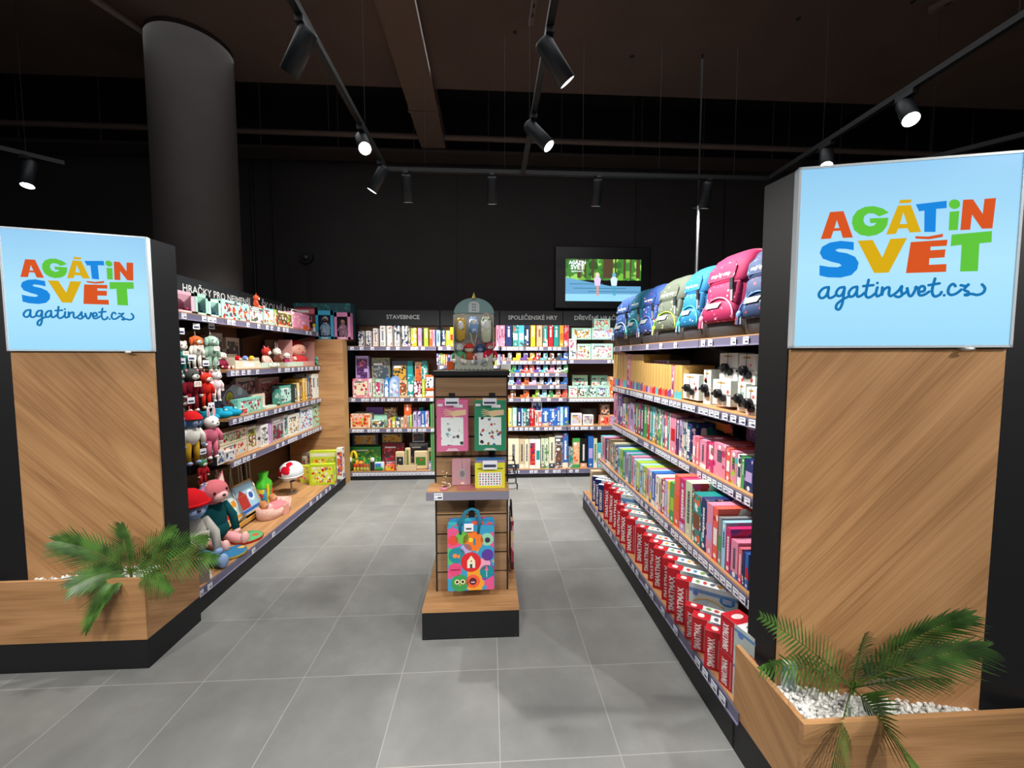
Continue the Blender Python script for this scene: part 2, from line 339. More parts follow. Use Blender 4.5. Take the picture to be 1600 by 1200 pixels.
def shelf(t,W,z,yf,D,tags,rng,x0=0,th=.022,name='shelf',wt=1.,br=True,rail0=None):
    """shelf board whose front is yf behind the base front; z is the underside of the price rail"""
    m=MB(); m.box(x0+.004,yf+.002,z+.028,W-.004,D,z+.05,OAK); s=m.obj(name,t)
    r0=x0 if rail0 is None else rail0
    m=MB(); m.box(r0+.003,yf-.004,z,W-.003,yf+.002,z+.044,RAIL); m.box(r0+.003,yf-.009,z-.001,W-.003,yf-.003,z+.006,PLEX); m.obj('price_rail',s)
    if br:
        for xx in (x0+.015,W-.015):
            m=MB(); m.add([(xx-.004,D,z+.028),(xx-.004,yf+.03,z+.028),(xx-.004,yf+.03,z+.005),(xx-.004,D,z-.07),(xx+.004,D,z+.028),(xx+.004,yf+.03,z+.028),(xx+.004,yf+.03,z+.005),(xx+.004,D,z-.07)],
                 [(0,1,2,3),(7,6,5,4),(0,4,5,1),(1,5,6,2),(2,6,7,3),(3,7,4,0)],BLK2); m.obj('bracket',s)
    if isinstance(tags,(list,tuple)):
        for x in tags: ptag(s,x,yf-.0095,z+.022,w=wt)
    else:
        x=r0+.04+rng.random()*.03
        while x<W-.03: ptag(s,x,yf-.0095,z+.022,w=wt); x+=.046*wt+(rng.expovariate(1/tags) if tags>0 else 0)
    return s
def bay(org,rz,W,D,Hh,levels,lab,header=None,htext_x=None,deck=.15,setback=0,basetags=.05,seed=1,hpos=0,cut=None):
    rng=random.Random(seed); t=thing('shelving_bay',org,rz,lab,'shelving','shelving bays')
    m=MB(); m.box(0,.02,0,W-.002,.05,deck-.05,BLK); m.box(0,.0,.0,W-.003,.02,deck-.052,BLK); m.obj('plinth',t)
    m=MB(); m.box(.002,.004,deck-.03,W-.002,D,deck,OAK); s=m.obj('base_deck',t)
    m=MB(); m.box(.002,-.004,deck-.052,W-.002,.004,deck-.004,RAIL); m.box(.002,-.009,deck-.053,W-.002,-.003,deck-.047,PLEX); m.obj('price_rail',s)
    x=.05
    while x<W-.03: ptag(s,x,-.0095,deck-.028); x+=.046+(rng.expovariate(1/basetags) if basetags>0 else 0)
    m=MB(); m.box(0,D,0,W,D+.02,Hh-.2,WOOD('dark')); m.obj('back_panel',t)  # shade under the shelves is put into this darker wood tone
    for xx in (0,W-.03):
        m=MB(); m.box(xx,D-.012,0,xx+.03,D+.03,Hh-.02,BLK2); m.obj('upright',t)
    for lv in levels:
        z,yf,tg=lv[:3]; k=lv[3] if len(lv)>3 else {}
        shelf(t,W,z,yf,D,tg,rng,**k)
    m=MB(); m.box(.004,D-.02,Hh-.195,W-.004,D+.01,Hh,C('#25272b',.5))
    h=m.obj('header_sign',t)
    for tx,x,sz in (header or []):
        m=MB(); m.text(tx,sz,C('#c9c9c9',.5,emit=.06),T(x,D-.0212,Hh-.09),bold=.012); m.obj('lettering',h)  # unlit letters given a faint glow in their colour
    return t
# left side: front face looks to +X, local x runs away from the camera
LXF=-1.70; LB=.26
lv=lambda tg,x=None:[(1.745,LB,tg[0]),(1.36,LB,tg[1],x or {}),(.99,LB,tg[2],x or {}),(.665,LB,tg[3],x or {})]
ya=ox(293,455,-2.36).y; yb=ox(383,470,-2.36).y; yc=ox(403,470,-2.36).y; yd=ox(470,480,-2.36).y
bay((LXF,2.36,0),PI/2,.81,.64,2.12,[(1.745,LB,.09)],'near left shelving bay with hanging plush toys on hooks',deck=.15,seed=1,basetags=.22)
bay((LXF,3.17,0),PI/2,.82,.64,2.12,lv((.08,.06,.05,.05)),'middle left shelving bay headed with toys for the smallest',
    [('HRAČKY PRO NEJMENŠÍ',(ya+yb)/2-3.22,(yb-ya)*.108)],seed=2,basetags=.2)
bay((LXF,3.99,0),PI/2,.87,.64,2.12,lv((.07,.04,.03,.03)),'far left shelving bay beside the wooden corner column',[('ŠKOLNÍ BATOHY',(yc+yd)/2-4.02,.12)],seed=3,basetags=.12)
# back
for x0,W,lvs,hd,lb,sd in ((-1.70,1.06,[(1.59,0,.05),(.968,0,.03),(.592,0,.02)],[('STAVEBNICE',None,.075)],'back shelving bay under the STAVEBNICE header',5),
    (-.63,.76,[(1.59,0,.05),(1.36,0,.05),(.968,0,.1),(.592,0,.1)],None,'back shelving bay mostly hidden behind the island stand',6),
    (.14,.825,[(1.588,0,.02),(1.418,0,.03),(1.267,0,.05),(1.115,0,.08),(.957,0,.07),(.595,0,.02)],[('SPOLEČENSKÉ HRY',None,.075)],'back shelving bay under the SPOLEČENSKÉ HRY header',7),
    (.97,.88,[(1.43,0,.06),(.952,0,.0),(.597,0,.09)],[('DŘEVĚNÉ HRAČKY',None,.075)],'back shelving bay under the DŘEVĚNÉ HRAČKY header',8)):
    hd=[(hd[0][0],{'S':W*.56,'D':.47}.get(hd[0][0][0],W*.5) if hd[0][0]!='SPOLEČENSKÉ HRY' else W*.52,hd[0][2])] if hd else None
    bay((x0,5.03,0),0,W,.37,2.11,lvs,lb,hd,seed=sd,deck=.105+.0,basetags=.0 if sd==5 else .12)
# right side: front looks to -X, local x runs towards the camera
for i,(W,lb) in enumerate(((.82,'far right shelving bay with the school bags farthest away'),(.82,'middle right shelving bay of games and school bags'),(.93,'near right shelving bay beside the tall sign'))):
    bay((.93,3.97-.82*i,0),-PI/2,W,.68,1.62,[(1.56,.29,.22),(1.175,.29,.012,dict(wt=1.15)),(.802,.29,.012),(.455,.15,.012)],lb,deck=.175,seed=11+i,basetags=.09)
# hooks on the near left bay sit on a perforated bar
# wooden corner column between left side and back wall
t=thing('corner_column',(-1.70,4.87,0),0,'boxy oak corner column between left shelves and back shelves','column')
m=MB(); m.box(-.66,0,0,-.01,.15,1.70,WOOD('oak',(0,0,0))); m.obj('front_board',t)
m=MB(); m.box(-.01,0.0,0,.0,.15,1.70,WOOD('oak',(0,0,0))); m.box(-.0,.002,0,.002,.15,1.70,C('#b8935f')); m.obj('side_board',t)
m=MB(); m.box(-.66,0,1.70,.0,.45,1.712,OAK); m.obj('top_board',t)
# ------------------------------------------------------------ sign pillars and planters
LOGO= [('r',[[(157,749),(220,750),(270,605),(223,605),(211,645),(177,645),(167,605),(119,604)],[(191,703),(205,660),(181,660)]]),('g',[[(429,728),(397,753),(359,767),(318,766),(283,748),(264,716),(262,683),(274,644),(304,617),(342,607),(379,613),(407,630),(424,661),(428,701),(343,703),(346,677),(374,677),(364,663),(344,660),(323,672),(314,694),(318,717),(335,730),(361,727),(386,710)]]),('y',[[(475,791),(527,790),(523,772),(472,773)]]),('y',[[(467,762),(525,761),(577,617),(527,616),(516,640),(474,640),(466,613),(422,612)],[(493,725),(513,664),(481,664)]]),('b',[[(546,763),(680,772),(682,734),(637,733),(640,613),(591,616),(586,728),(563,725)]]),('g',[[(696,714),(737,716),(736,618),(697,618)]]),('g',[[(739,750),(738,739),(731,731),(722,727),(711,727),(701,733),(693,742),(690,753),(692,764),(698,773),(708,777),(719,776),(729,771),(736,761)]]),('r',[[(750,772),(792,771),(837,694),(840,770),(888,771),(882,617),(838,618),(792,693),(789,616),(747,616)]]),('b',[[(275,580),(213,590),(162,583),(127,562),(117,530),(133,497),(175,478),(214,466),(224,455),(206,447),(168,450),(119,461),(121,405),(162,393),(222,389),(272,401),(298,432),(303,468),(285,500),(246,521),(203,531),(190,541),(206,548),(240,545),(277,536)]]),('y',[[(293,586),(362,587),(410,490),(442,588),(517,589),(443,408),(377,408)]]),('r',[[(552,596),(610,591),(674,602),(673,585),(615,576),(555,583)]]),('r',[[(534,566),(695,570),(693,538),(623,537),(623,518),(689,520),(687,478),(621,476),(621,442),(697,443),(698,402),(521,402)]]),('g',[[(711,595),(881,604),(883,547),(832,543),(834,400),(758,401),(757,540),(710,535)]])]
SCRIPT= [[(168,339),(142,333),(123,306),(127,284),(144,280),(161,300),(168,336),(165,300),(171,280),(188,282),(204,296)],[(241,337),(217,331),(204,306),(213,289),(230,293),(240,317),(243,334),(239,283),(235,244),(223,215),(208,220),(211,244),(236,268),(269,287)],[(301,337),(280,331),(264,307),(269,284),(286,287),(300,311),(302,335),(301,301),(307,282),(324,289),(336,302)],[(353,372),(345,319),(343,290),(354,276),(370,282),(386,297)],[(330,339),(376,343)],[(395,330),(390,299),(397,281),(413,291)],[(394,354),(394,353)],[(418,329),(416,284),(423,312),(439,328),(450,324),(449,293),(458,281),(476,292)],[(476,292),(493,311),(506,334),(504,310),(509,286),(495,275),(480,279)],[(509,286),(530,305),(529,326),(539,285),(552,280),(566,309),(569,328),(582,311)],[(583,299),(607,305),(605,327),(589,327),(581,303),(588,282),(608,284),(629,300)],[(651,368),(642,316),(644,288),(656,273),(676,282),(683,296)],[(625,334),(672,342)],[(696,279),(696,278)],[(742,325),(730,337),(715,321),(712,292),(727,279),(750,288),(768,306)],[(765,329),(787,324),(800,335),(780,306),(798,293),(799,277),(782,278),(813,282),(838,276),(862,287),(868,310),(855,330)]]

SIGNC={'r':'#d8531c','g':'#5fc63a','y':'#d9ad07','b':'#0f87e0'}
def EM(c,e):
    k=('e',c,e)
    if k not in _MC:
        m=C(c,.4,emit=e).copy(); m.node_tree.nodes['Principled BSDF'].inputs['Specular IOR Level'].default_value=0; m.node_tree.nodes['Principled BSDF'].inputs['Base Color'].default_value=(.01,.01,.01,1); _MC[k]=m
    return _MC[k]
def facemat():
    m=bpy.data.materials.new('lit_acrylic'); m.use_nodes=True; N,L=nt(m); b=N['Principled BSDF']
    tc=N.new('ShaderNodeTexCoord'); sx=N.new('ShaderNodeSeparateXYZ'); L.new(tc.outputs['Generated'],sx.inputs[0])
    rp=ramp(N,[(0,'9fdcfb'),(.45,'b0e6fd'),(1,'93cbf2')]); L.new(sx.outputs[2],rp.inputs[0])
    L.new(rp.outputs[0],b.inputs['Emission Color']); b.inputs['Emission Strength'].default_value=.84
    b.inputs['Base Color'].default_value=(.02,.03,.03,1); b.inputs['Specular IOR Level'].default_value=.05; b.inputs['Roughness'].default_value=.25; return m
FACE=facemat()
def pillar(A,B,far,side,lab,wang,zb):
    """A inner corner, B outer corner of the front face (xy)"""
    A=Vector((*A,0)); B=Vector((*B,0)); left,right=(B,A) if side=='L' else (A,B)
    d=(right-left); W=d.length; a=math.atan2(d.y,d.x)
    t=thing('sign_pillar',left,a,lab,'sign pillar','sign pillars'); n=Matrix.Rotation(-a,4,'Z')
    fl=[n@(Vector((*p,0))-left) for p in far]
    m=MB(); e=.012
    if side=='R': fp=[(0,e),(W+.13,e),(W+.13,e+.35),((fl[0]).x,(fl[0]).y)]
    else: fp=[(-.13,e),(W,e),(fl[0].x,fl[0].y),(-.13,e+.35)]
    m.prism(fp,0,2.10,BLK,None,C('#2a2b2e',.5)); m.obj('body',t)
    m=MB(); m.box(.004,0-.004,zb,W-.004,e-.001,1.527,WOOD('oak',(0,R(wang),0),.9)); m.obj('wood_panel',t)
    m=MB(); z0,z1=1.531,2.10; y=-.018
    fr=C('#c9d2d8',.25)
    m.box(0,y,z0,W,e,z0+.007,fr); m.box(0,y,z1-.007,W,e,z1,fr); m.box(0,y,z0,.007,e,z1,fr); m.box(W-.007,y,z0,W,e,z1,fr); lb=m.obj('light_box',t)
    m=MB(); m.box(.007,y+.004,z0+.007,W-.007,e,z1-.007,FACE); m.obj('lit_face',lb)
    H=z1-z0; f=lambda p:(p[0]/1000*W,z0+p[1]/1000*H)
    m=MB(); m2=MB()
    for c,rings in LOGO: m.holed([[f(p) for p in r] for r in rings],y+.0028,EM(SIGNC[c],.84))
    m.obj('logo',lb)
    for s in SCRIPT:
        pts=[f(p) for p in s]; q=[]
        for i in range(len(pts)-1):
            P=[Vector((*pts[max(i-1,0)],0)),Vector((*pts[i],0)),Vector((*pts[i+1],0)),Vector((*pts[min(i+2,len(pts)-1)],0))]
            for k in range(5):
                u=k/5; q.append(.5*((2*P[1])+(P[2]-P[0])*u+(2*P[0]-5*P[1]+4*P[2]-P[3])*u*u+(3*P[1]-P[0]-3*P[2]+P[3])*u**3))
        q.append(Vector((*pts[-1],0))); r=.0041; k=len(q); vs=[]
        for i,p in enumerate(q):
            dd=(q[min(i+1,k-1)]-q[max(i-1,0)]); dd=dd.normalized() if dd.length>1e-9 else Vector((1,0,0)); nn=Vector((-dd.y,dd.x,0))
            vs+=[(p.x+nn.x*r,y+.0022,p.y+nn.y*r),(p.x-nn.x*r,y+.0022,p.y-nn.y*r)]
        m2.add(vs,[(2*i,2*i+1,2*i+3,2*i+2) for i in range(k-1)],EM('#0e77b8',.8))
        for p in (q[0],q[-1]): m2.disc((p.x,y+.0024,p.y),r,EM('#0e77b8',.8),n=10)
    m2.obj('web_address',lb)
    x=W*(.80 if side=='R' else .81)
    m=MB(); m.cyl((x,y-.008,z0-.003),(x,0,z0-.003),.006,C('#dfe3e4',.3,.4),n=10); m.ell((x+.006,y-.008,z0-.004),(.014,.004,.005),C('#dfe3e4',.3,.4),10); m.obj('catch',lb)
    return t
pillar((.985,1.30),(1.56,1.157),[(.969,1.43)],'R','tall right pillar with the larger blue illuminated logo sign','R' and -52,.30)
pillar((-1.704,2.195),(-2.242,2.052),[(-1.69,2.35)],'L','left pillar with the smaller blue illuminated logo sign',52,.33)
# next panels of the pillars, turning away at the frame edge
m=MB(); m.box(1.700,1.135,.43,2.5,1.60,2.10,[BLK,BLK,WOOD('oak',(0,R(-52),0)),BLK,BLK,BLK]); setobj('side_cabinet',m,'wood faced cabinet at the far right edge beyond the right sign','cabinet')
m=MB(); m.box(-3.4,2.36,0,-2.40,2.7,2.05,BLK); setobj('side_cabinet',m,'black cabinet at the far left edge beyond the left sign','cabinet')
GRAVEL=[C('#e2e2df',.7),C('#cfd0cd',.7),C('#f0f0ee',.7)]
def planter(x0,x1,y0,y1,zt,side,lab):
    t=thing('planter',((x0+x1)/2,y0,0),0,lab,'planter','wooden planters'); ox_=(x0+x1)/2
    X0,X1,Y1=x0-ox_,x1-ox_,y1-y0; zp=.145
    m=MB(); m.box(X0,0,0,X1,Y1,zp,BLK); m.obj('plinth',t)
    th=.018; wf=WOOD('oak',(0,0,0))
    m=MB(); m.box(X0,0,zp,X1,th,zt,wf); m.obj('front_board',t)
    xs=X0 if side=='R' else X1-th
    m=MB(); m.box(xs,th,zp,xs+th,Y1,zt,WOOD('oak',(0,R(-28 if side=='R' else 28),R(90)))); m.obj('side_board',t)
    m=MB(); m.box(X0+.02,Y1-.01,zp,X1-.02,Y1,zt-.12,BLK); m.obj('back_board',t)
    return t
planter(.93,2.6,1.10,1.44,.412,'R','oak faced planter box with black plinth under the right sign')
planter(-3.1,-1.65,1.985,2.345,.447,'L','oak faced planter box with black plinth under the left sign')
def gravel(x0,x1,y0,y1,z,n,lab,seed,inside=None):
    rng=random.Random(seed); m=MB(); m.box(x0,y0,z-.05,x1,y1,z-.006,C('#b9b9b5',.8))
    ico=bmesh.new(); bmesh.ops.create_icosphere(ico,subdivisions=1,radius=1); vs=[v.co.copy() for v in ico.verts]; ico.verts.index_update(); fs=[[v.index for v in f.verts] for f in ico.faces]; ico.free()
    for i in range(n):
        x=rng.uniform(x0+.01,x1-.01); y=rng.uniform(y0+.005,y1-.01)
        if inside and not inside(x,y): continue
        r=rng.uniform(.0045,.0095); M=T(x,y,z+rng.uniform(-.006,.006))@RZ(rng.uniform(0,360))@RX(rng.uniform(0,360))@Matrix.Diagonal((r*rng.uniform(.8,1.4),r,r*rng.uniform(.6,1),1))
        m.add([v*(1+rng.uniform(-.18,.18)) for v in vs],fs,GRAVEL[rng.randrange(3)],M)
    tag(m.obj('gravel'),lab,'gravel',kind='stuff')
gravel(.952,1.9,1.122,1.42,.372,2600,'white gravel filling the right planter box',4,lambda x,y:y<1.30-(x-.985)*.249+.0 or x<.98)
gravel(-2.5,-1.672,2.006,2.33,.418,1300,'white gravel filling the left planter box',5,lambda x,y:y<2.052+(x+2.242)*.266)
# palms
def leafmat(c1,c2):
    k=('leaf',c1,c2)
    if k in _MC: return _MC[k]
    m=bpy.data.materials.new('palm_leaf'); m.use_nodes=True; N,L=nt(m); b=N['Principled BSDF']
    tc=N.new('ShaderNodeTexCoord'); nz=N.new('ShaderNodeTexNoise'); nz.inputs['Scale'].default_value=14; L.new(tc.outputs['Object'],nz.inputs['Vector'])
    rp=ramp(N,[(.35,c1),(.68,c2)]); L.new(nz.outputs['Fac'],rp.inputs[0]); L.new(rp.outputs[0],b.inputs['Base Color']); b.inputs['Roughness'].default_value=.32
    _MC[k]=m; return m
LEAF=leafmat('#2c4c1c','#5f8c3e'); STEM=C('#55702c',.5)
def frond(t,p0,p1,sag,L,seed,n=30,mat=LEAF,up=None,droop=.3):
    rng=random.Random(seed); n=int(n*.9); L*=1.35; p0=Vector(p0); p1=Vector(p1); mid=(p0+p1)/2+Vector((0,0,sag)); pts=[]
    for i in range(n+1): u=i/n; pts.append(p0*(1-u)**2+mid*2*u*(1-u)+p1*u*u)
    m=MB(); m.tube(pts,[.0032*(1-.8*i/n) for i in range(n+1)],STEM,5)
    upv=Vector(up) if up else Vector((0,-.35,1)).normalized()
    for i in range(int(n*.16),n+1):
        u=i/n; p=pts[i]; d=(pts[min(i+1,n)]-pts[max(i-1,0)]).normalized(); s=d.cross(upv).normalized(); nr=s.cross(d).normalized()
        ln=L*(math.sin(PI*min(1,(u*.80+.14)))**.7)*rng.uniform(.8,1.12)
        for sg in (-1,1):
            e=(s*sg*(.85-.4*u)+d*(.62+.6*u)+nr*.18).normalized(); w=.0040*(1+.3*rng.random()); q=[]
            for k in range(5):
                v=k/4; q.append(p+e*ln*v+Vector((0,0,-droop*ln*v*v*rng.uniform(.8,1.2)))+nr*0)
            ww=[w*.55,w,w*.85,w*.5,0.0004]; nn=e.cross(nr).normalized()
            vs=[];
            for a,b in zip(q,ww): vs+=[tuple(a-nn*b),tuple(a+nr*b*.35),tuple(a+nn*b)]
            fs=[]
            for k in range(4): fs+=[(3*k,3*k+1,3*k+4,3*k+3),(3*k+1,3*k+2,3*k+5,3*k+4)]
            m.add(vs,fs,mat,None,True)
    m.obj('frond',t)
def palm(base,frs,lab,mat=LEAF):
    base=Vector(base); t=thing('palm_plant',base,0,lab,'plant','palm plants')
    m=MB(); m.cyl((0,0,-.03),(0,0,.035),.007,STEM,.005,n=10)
    for i in range(5): a=i*1.3; m.cyl((0,0,0),(math.cos(a)*.012,math.sin(a)*.012,.05),.004,STEM,.003,n=6)
    m.obj('stem',t)
    for i,(tip,sag,L,n,up,dr) in enumerate(frs): frond(t,(0,0,.02),Vector(tip)-base,sag,L,50+i,n,mat,up,dr)
    return t
def yt(u,v,y): return oy(u,v,y)
b=oz(1331,1084,.375)
palm(b,[(yt(1192,965,1.08),.03,.085,30,(.1,-1,.3),.05),(yt(1192,1045,1.06),.07,.075,28,(0,-1,.5),.2),(yt(1352,990,1.15),.02,.075,26,(0,-1,.2),.35),
 (yt(1510,962,1.10),.07,.10,34,(0,-1,.35),.15),(yt(1532,1012,1.06),.05,.10,34,(0,-1,.4),.15),(yt(1478,1062,1.02),.02,.06,22,(0,-.9,.5),.2),(yt(1445,1240,.93),.06,.11,30,(0,-1,.1),.1),(yt(1290,1250,.93),.05,.10,28,(0,-1,.1),.1)],
 'artificial palm plant in the right planter, larger in the photo')
b=oz(205,900,.43)
palm(b,[(yt(92,846,1.97),.05,.115,30,(0,-1,.4),.1),(yt(190,822,2.00),.02,.085,26,(0,-1,.25),.1),(yt(272,828,2.04),.02,.09,26,(0,-.9,.4),.15),(yt(322,842,1.95),.05,.11,32,(0,-1,.4),.15),(yt(335,872,1.92),.04,.11,32,(0,-1,.5),.2),
 (yt(115,915,1.93),.05,.09,26,(0,-1,.3),.15),(yt(137,980,1.90),.10,.085,28,(-.3,-1,.1),.1),(yt(266,922,1.91),.06,.085,24,(0,-1,.3),.2)],'artificial palm plant in the left planter, smaller in the photo')
# ------------------------------------------------------------ island stand
SL=WOOD('slat'); t=thing('island_stand',(-.103,2.11,0),0,'slatwall island stand with oak base in the middle of the floor','display stand'); X=.258
m=MB(); m.box(-X,0,0,X,.95,.15,BLK)
for x in (-.24,0,.24): m.disc((x,-.001,.012),.004,C('#55575a',.3,.8),n=8)
m.obj('plinth',t)
m=MB(); m.box(-X,-.001,.15,X,.95,.169,OAK); m.obj('deck',t)
x0,x1=-.20,.203; zs=[.169,.272,.375,.478,.581,.69,.80,.91,1.02,1.13,1.24,1.33]; yf=.17
m=MB(); m.box(x0+.006,yf+.01,.169,x1-.006,.68,1.41,BLK2); m.obj('core',t)
m=MB()
for k,xx in enumerate((x0,x1)): m.box(xx-.004,yf-.004,.169,xx+.004,.69,1.41,BLK)
m.obj('side_trim',t)
zz=[.169]+[.169+.1035*i for i in range(1,12)]
for i in range(11):
    z0=.172+.1115*i; z1=z0+.1015
    m=MB(); m.box(x0+.004,yf,z0,x1-.004,yf+.015,z1,SL); m.obj('slat_board',t); m=MB(); m.box(x0+.004,.675,z0,x1-.004,.69,z1,SL); m.obj('slat_board',t)
m=MB(); m.box(x0-.012,yf-.012,1.402,x1+.012,.70,1.425,BLK2); m.box(x0-.012,yf-.01,1.4255,x1+.012,.70,1.427,C('#4b4642',.6)); m.obj('top',t)
for xx,za,zb_ in ((-.105,1.17,1.305),(.118,.72,1.305),(.0,.56,.80)):
    m=MB(); m.box(xx-.017,yf-.004,za,xx+.017,yf,zb_,BLK2); m.obj('hook_plate',t)
m=MB(); m.box(x0-.028,.02,.775,x1+.002,yf-.002,.80,OAK); s=m.obj('shelf',t)
m=MB(); m.box(x0-.03,.012,.752,x1+.002,.02,.795,C('#83808f',.2)); m.obj('price_rail',s); ptag(s,x0+.035,.0105,.774,w=1.1)
def hookpeg(parent,p,d,L=.1):
    p=Vector(p); d=Vector(d).normalized(); m=MB(); q=[p,p+d*L*.85,p+d*L+Vector((0,0,.006))]
    m.tube(q,.0022,BLK2,6); m.tube([p+Vector((0,0,.03)),p+d*(L*1.1)+Vector((0,0,.03))],.0016,BLK2,5); e=p+d*L*1.1+Vector((0,0,.018)); m.box(e.x-.003,e.y-.012,e.z-.018,e.x+.003,e.y+.012,e.z+.012,BLK2); m.obj('hook',parent)
for y in (.22,.33,.45,.57):
    for z in (.74,.82): hookpeg(t,(x1+.004,y,z),(1,0,0),.05)
hookpeg(t,(x0-.004,.25,.70),(-1,0,0),.05)
# ------------------------------------------------------------ wall screen
a=oy(868,384,5.82); c=oy(1015,483,5.82); t=thing('wall_screen',((a.x+c.x)/2,5.82,c.z),0,'wall screen playing a film of two walkers on a forest road','screen'); W=c.x-a.x; H=a.z-c.z
m=MB(); m.cbox(-W/2,0,0,W/2,.07,H,C('#0b0c10',.35),.01); m.obj('casing',t)
s0=oy(884,404,5.81); s1=oy(1001,471,5.81); ox_,oz_=(a.x+c.x)/2,c.z
X0,X1,Z0,Z1=s0.x-ox_,s1.x-ox_,s1.z-oz_,s0.z-oz_
def E(c,e=1.05): return C(c,.4,emit=e)
m=MB(); y=-.002; w_=X1-X0; h_=Z1-Z0; f=lambda u,v:(X0+u*w_,Z0+v*h_)
def emprint(base,cols,scale,dens):
    mm=PR(base,cols,scale,dens); m3=mm.copy(); N,L=nt(m3); b=N['Principled BSDF']; lk=b.inputs['Base Color'].links[0].from_socket
    L.new(lk,b.inputs['Emission Color']); b.inputs['Emission Strength'].default_value=1.15; b.inputs['Base Color'].default_value=(.02,.02,.02,1); L.remove(b.inputs['Base Color'].links[0]) if b.inputs['Base Color'].links else None; return m3
m.rect(*f(0,.5),*f(1,1),emprint('#3f7a2c',['#6fae3c','#8fc95a','#24501f','#2f6428'],9,.5),y)
for u,ww in ((.18,.05),(.26,.025),(.36,.03),(.56,.13),(.66,.02),(.78,.03),(.86,.02),(.96,.05)): m.rect(*f(u-ww/2,.55),*f(u+ww/2,1),E('#4b3a26'),y-.0005)
m.poly([(f(0,.56)[0],y-.001,f(0,.56)[1]),(X0,y-.001,Z0),(X1,y-.001,Z0),(X1,y-.001,f(1,.36)[1]),(f(.6,.36)[0],y-.001,f(.6,.36)[1])][::1],E('#5c93b8'))
m.rect(*f(0,0),*f(1,.17),E('#86bfe0'),y-.0012)
for v,u0,u1 in ((.3,.1,.8),(.22,.3,1),(.4,.05,.5)): m.rect(*f(u0,v),*f(u1,v+.015),E('#35607f'),y-.0014)
m.obj('picture',t)
m=MB()
for u,vb,col in ((.42,.13,'#c9b6dc'),(.64,.13,'#bfd0e8')):
    X,Z=f(u,vb); k=h_
    for s in (-1,1): m.poly([(X+s*.012,y-.002,Z),(X+s*.012+.016,y-.002,Z),(X+s*.006+.014,y-.002,Z+.25*k),(X+s*.006-.006,y-.002,Z+.25*k)],E('#b98b72' if u<.5 else '#3f8fa6'))
    m.poly([(X-.035,y-.0022,Z+.24*k),(X+.04,y-.0022,Z+.24*k),(X+.05,y-.0022,Z+.40*k),(X+.02,y-.0022,Z+.46*k),(X-.02,y-.0022,Z+.46*k),(X-.05,y-.0022,Z+.40*k)],E(col))
    m.disc((X,y-.0024,Z+.50*k),.028,E('#d9c0b0' if u<.5 else '#5aa0b8'),n=14); m.obj('walker',t); m=MB()
m=MB(); X,Z=f(.155,.86); m.text('AGÁTIN',.065,E('#e8f4fa'),T(X,y-.003,Z+.03),.03); m.text('SVĚT',.085,E('#e8f4fa'),T(X,y-.003,Z-.035),.03); m.text('agatinsvet.cz',.035,E('#e8f4fa'),T(X,y-.003,Z-.088),.01); m.obj('caption',t)
# camera dome and its conduit, hanging cable
p=oy(478,401,5.86); t=thing('security_camera',(p.x,5.9,p.z),0,'small black dome camera on the dark back wall','camera')
m=MB(); m.cyl((0,0,0),(0,-.05,0),.09,BLK2,n=24); m.obj('base',t); m=MB(); m.ell((0,-.05,-.01),(.055,.05,.05),C('#2c2c2e',.08),16); m.obj('dome',t)
m=MB(); m.cyl((p.x+.03,5.885,p.z-.08),(p.x+.03,5.885,1.2),.012,BLK2,n=8); setobj('cable_conduit',m,'black conduit running down the wall from the dome camera','conduit')
m=MB(); m.cyl((ox(404,250,-2.0).x*1.6,5.88,4.2),(ox(404,250,-2.0).x*1.6,5.88,1.5),.016,BLK2,n=8); setobj('cable_conduit',m,'vertical black conduit on the wall beside the round column','conduit')
a=oy(1100,30,3.9); b=oy(1091,322,3.9); c=oy(1088,430,3.9)
t=thing('suspension_pole',(b.x,3.9,0),0,'thin pole hanging from the ceiling behind the school bags','pole')
m=MB(); m.cyl((0,0,b.z),(0,0,4.315),.008,C('#08080a',.8),n=8); m.obj('upper_pole',t); m=MB(); m.cyl((0,0,1.55),(0,0,b.z),.014,METAL,n=10); m.cyl((-.05,0,b.z-.02),(.05,0,b.z-.02),.006,METAL,n=8); m.obj('lower_pole',t)
# ------------------------------------------------------------ goods: helpers
ORD=['','1st','2nd','3rd']
def nth(i): return ORD[i] if i<4 else ('%dst'%i if i%10==1 and i!=11 else '%dnd'%i if i%10==2 and i!=12 else '%drd'%i if i%10==3 and i!=13 else '%dth'%i)
def uniq(lb,tail):
    if lb in LAB:
        lb2=lb+' '+tail
        if len(lb2.split())>16: lb2=' '.join(lb.split()[:16-len(tail.split())])+' '+tail
        return lb2
    return lb
ALLC=list(PAL)
def mats6(col,acc,rng,top=None,side=None,printed=True,scale=26):
    f=PR(col,acc,scale*rng.uniform(.8,1.5),rng.uniform(.22,.42)) if printed else C(col,.4)
    s=side if side is not None else (PR(col,acc,16,.4) if rng.random()<.6 else C(col,.4)); tp=top or C(col,.4)
    return [C(col),tp,f,s,C(col),s]
def textfit(m,t,L,Hh,mat,M,bold=.02):
    vs,fs=glyphs(t,bold,'CENTER'); a=[v[0] for v in vs]; b=[v[1] for v in vs]; sx=L/(max(a)-min(a)); sz=Hh/(max(b)-min(b)); ca=(max(a)+min(a))/2; cb=(max(b)+min(b))/2
    m.add([((x-ca)*sx,0,(y-cb)*sz) for x,y in vs],fs,mat,M)
